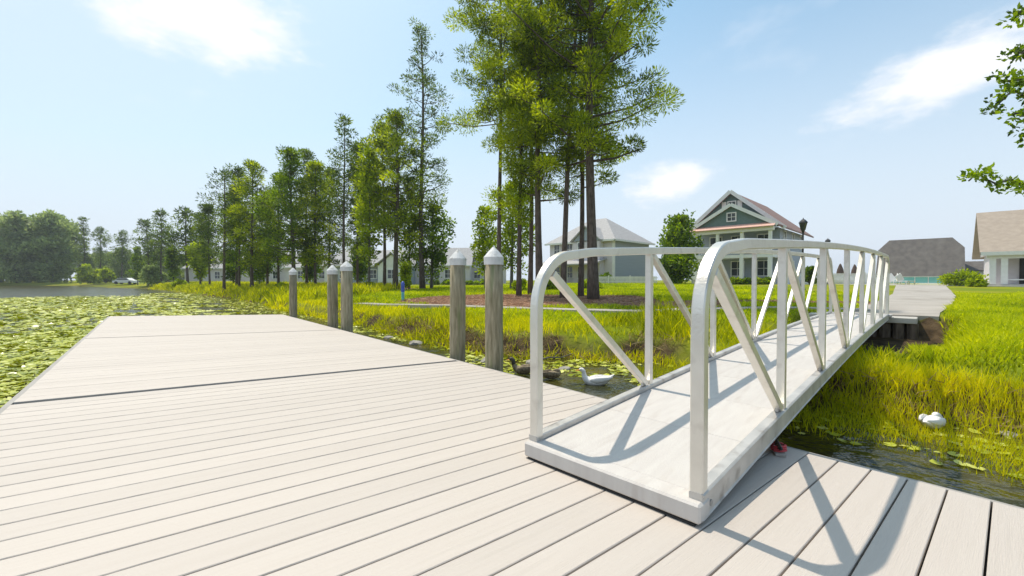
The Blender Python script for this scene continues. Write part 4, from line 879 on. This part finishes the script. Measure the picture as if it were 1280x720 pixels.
lamp(1034, 40, 298, 'farther black lamp post whose tip just clears the right gangway railing')
def picket_fence(p0, p1, hgt, label, sp=.14, m='white'):
    p0, p1 = Vector(p0), Vector(p1); L_ = (p1 - p0).length; a = math.atan2(p1.y - p0.y, p1.x - p0.x)
    o = empty('picket_fence', (p0.x, p0.y, (H(p0.x, p0.y) + H(p1.x, p1.y)) / 2), a, label, 'fence'); mb = MB()
    for i in range(int(L_ / sp)): mb.box((i * sp + .05, 0, hgt / 2), (.09, .025, hgt))
    q = mb.build('pickets', M[m], o); q['kind'] = 'stuff'
    for z_ in (.25, hgt * .8): MB().box((L_ / 2, .04, z_), (L_, .05, .09)).build('rail', M[m], o)
    pm = MB().box((0, .05, hgt / 2 + .06), (.13, .13, hgt + .12)).mesh('post', M[m])
    for i in range(int(L_ / 2.4) + 1): link('post', pm, o).location = (i * 2.4, 0, 0)
    return o
def gp(px, D): return ((px - 640) / FPX * D, D, 0)
picket_fence(gp(735, 50), gp(822, 47), .85, 'low white picket fence in front of the grey house')
picket_fence(gp(985, 44), gp(1096, 46), 1.15, 'white fence beyond the railings right of the gabled house')
fz = empty('pool_screen', (50.6, 52.5, 1.09), RZ, 'turquoise screened fence beside the pool below the big dark roof', 'fence')
for i in range(5):
    MB().box((-2.4 + i * 1.2, 0, .42), (1.12, .03, .72)).build('panel', M['turq'], fz)
for i in range(6): MB().box((-3.0 + i * 1.2, 0, .45), (.07, .07, .9)).build('post', M['white'], fz)
MB().box((0, 0, .86), (6.1, .08, .07)).build('rail', M['white'], fz)
for k, (px, D) in enumerate(((1126, 40), (1134, 41), (1119, 43))):
    lo_ = empty('pool_chair', (*gp(px, D)[:2], 1.09), .6 + k, 'white reclining chair on the pool terrace, %s of three' % ('middle', 'rightmost', 'leftmost')[k], 'pool chair', 'white reclining chairs on the pool terrace')
    MB().box((0, 0, .32), (.6, 1.1, .06), bev=.01).build('seat', M['white'], lo_); MB().bar((0, .55, .34), (0, .95, .95), .58, .05, (1, 0, 0)).build('backrest', M['white'], lo_)
    for sx in (-1, 1):
        for sy in (-.45, .45): MB().box((sx * .26, sy, .15), (.05, .05, .3)).build('leg', M['white'], lo_)
for k, (px, D, lb_) in enumerate(((1050, 50, 'closed brown pool umbrella, left of the pair beyond the railings'), (1068, 52, 'closed brown pool umbrella, right of the pair beyond the railings'))):
    u = empty('umbrella', (*gp(px, D)[:2], 1.05), 0, lb_, 'umbrella', 'closed brown umbrellas by the pool')
    MB().tube([(0, 0, 0), (0, 0, 2.3)], .035, 8).build('pole', M['white'], u); MB().lathe([(.30, .95), (.42, 1.0), (.30, 1.7), (.12, 2.25), (.03, 2.4)], n=8).build('canopy', M['umb'], u); MB().lathe([(.25, 0), (.25, .1), (.05, .14)], n=10).build('base', M['stone'], u)
p = gp(503.5, 18.5); bp_ = empty('marker_post', (p[0], p[1], H(p[0], p[1])), 0, 'small blue marker post with pale blue foot standing on the lawn', 'post')
MB().lathe([(.065, 0), (.07, .38)], n=12).build('lower_sleeve', M['cyan'], bp_); MB().lathe([(.08, .38), (.085, .72), (.06, .80), (.01, .84)], n=12).build('upper_sleeve', M['blue'], bp_)
p = gp(157, 96); cr = empty('parked_car', (p[0], p[1], H(p[0], p[1])), .15, 'tiny white parked car beyond the far grass left of the dark upright tree', 'car')
mb = MB(); prof = [(-2.1, .35), (-2.15, .75), (-1.5, .92), (-.95, 1.4), (.75, 1.42), (1.35, .98), (2.1, .85), (2.15, .35)]
mb.poly([(x_, -.85, z_) for x_, z_ in prof], (0, 1.7, 0)); mb.build('body', M['white'], cr)
mb = MB(); mb.poly([(-1.35, -.87, .98), (-.9, -.87, 1.32), (.7, -.87, 1.34), (1.15, -.87, .98)], (0, 1.74, 0)); mb.build('window_band', M['glass'], cr)
for x_ in (-1.35, 1.35):
    for y_ in (-.8, .8): MB().tube([(x_, y_ - .12, .33), (x_, y_ + .12, .33)], .33, 14).build('wheel', M['rubber'], cr)

# ------------------------------------------------------------------ summer haze
hm = bpy.data.materials.new('haze_air'); hm.use_nodes = True; t = hm.node_tree; t.nodes.clear()
ho = t.nodes.new('ShaderNodeOutputMaterial'); pv = t.nodes.new('ShaderNodeVolumePrincipled'); pv.inputs['Color'].default_value = (.86, .92, 1, 1); pv.inputs['Density'].default_value = .0005; pv.inputs['Anisotropy'].default_value = .3
t.links.new(pv.outputs[0], ho.inputs['Volume'])
tag(MB().box((0, 0, 12), (1840, 3040, 30)).build('haze', hm), kind='stuff')
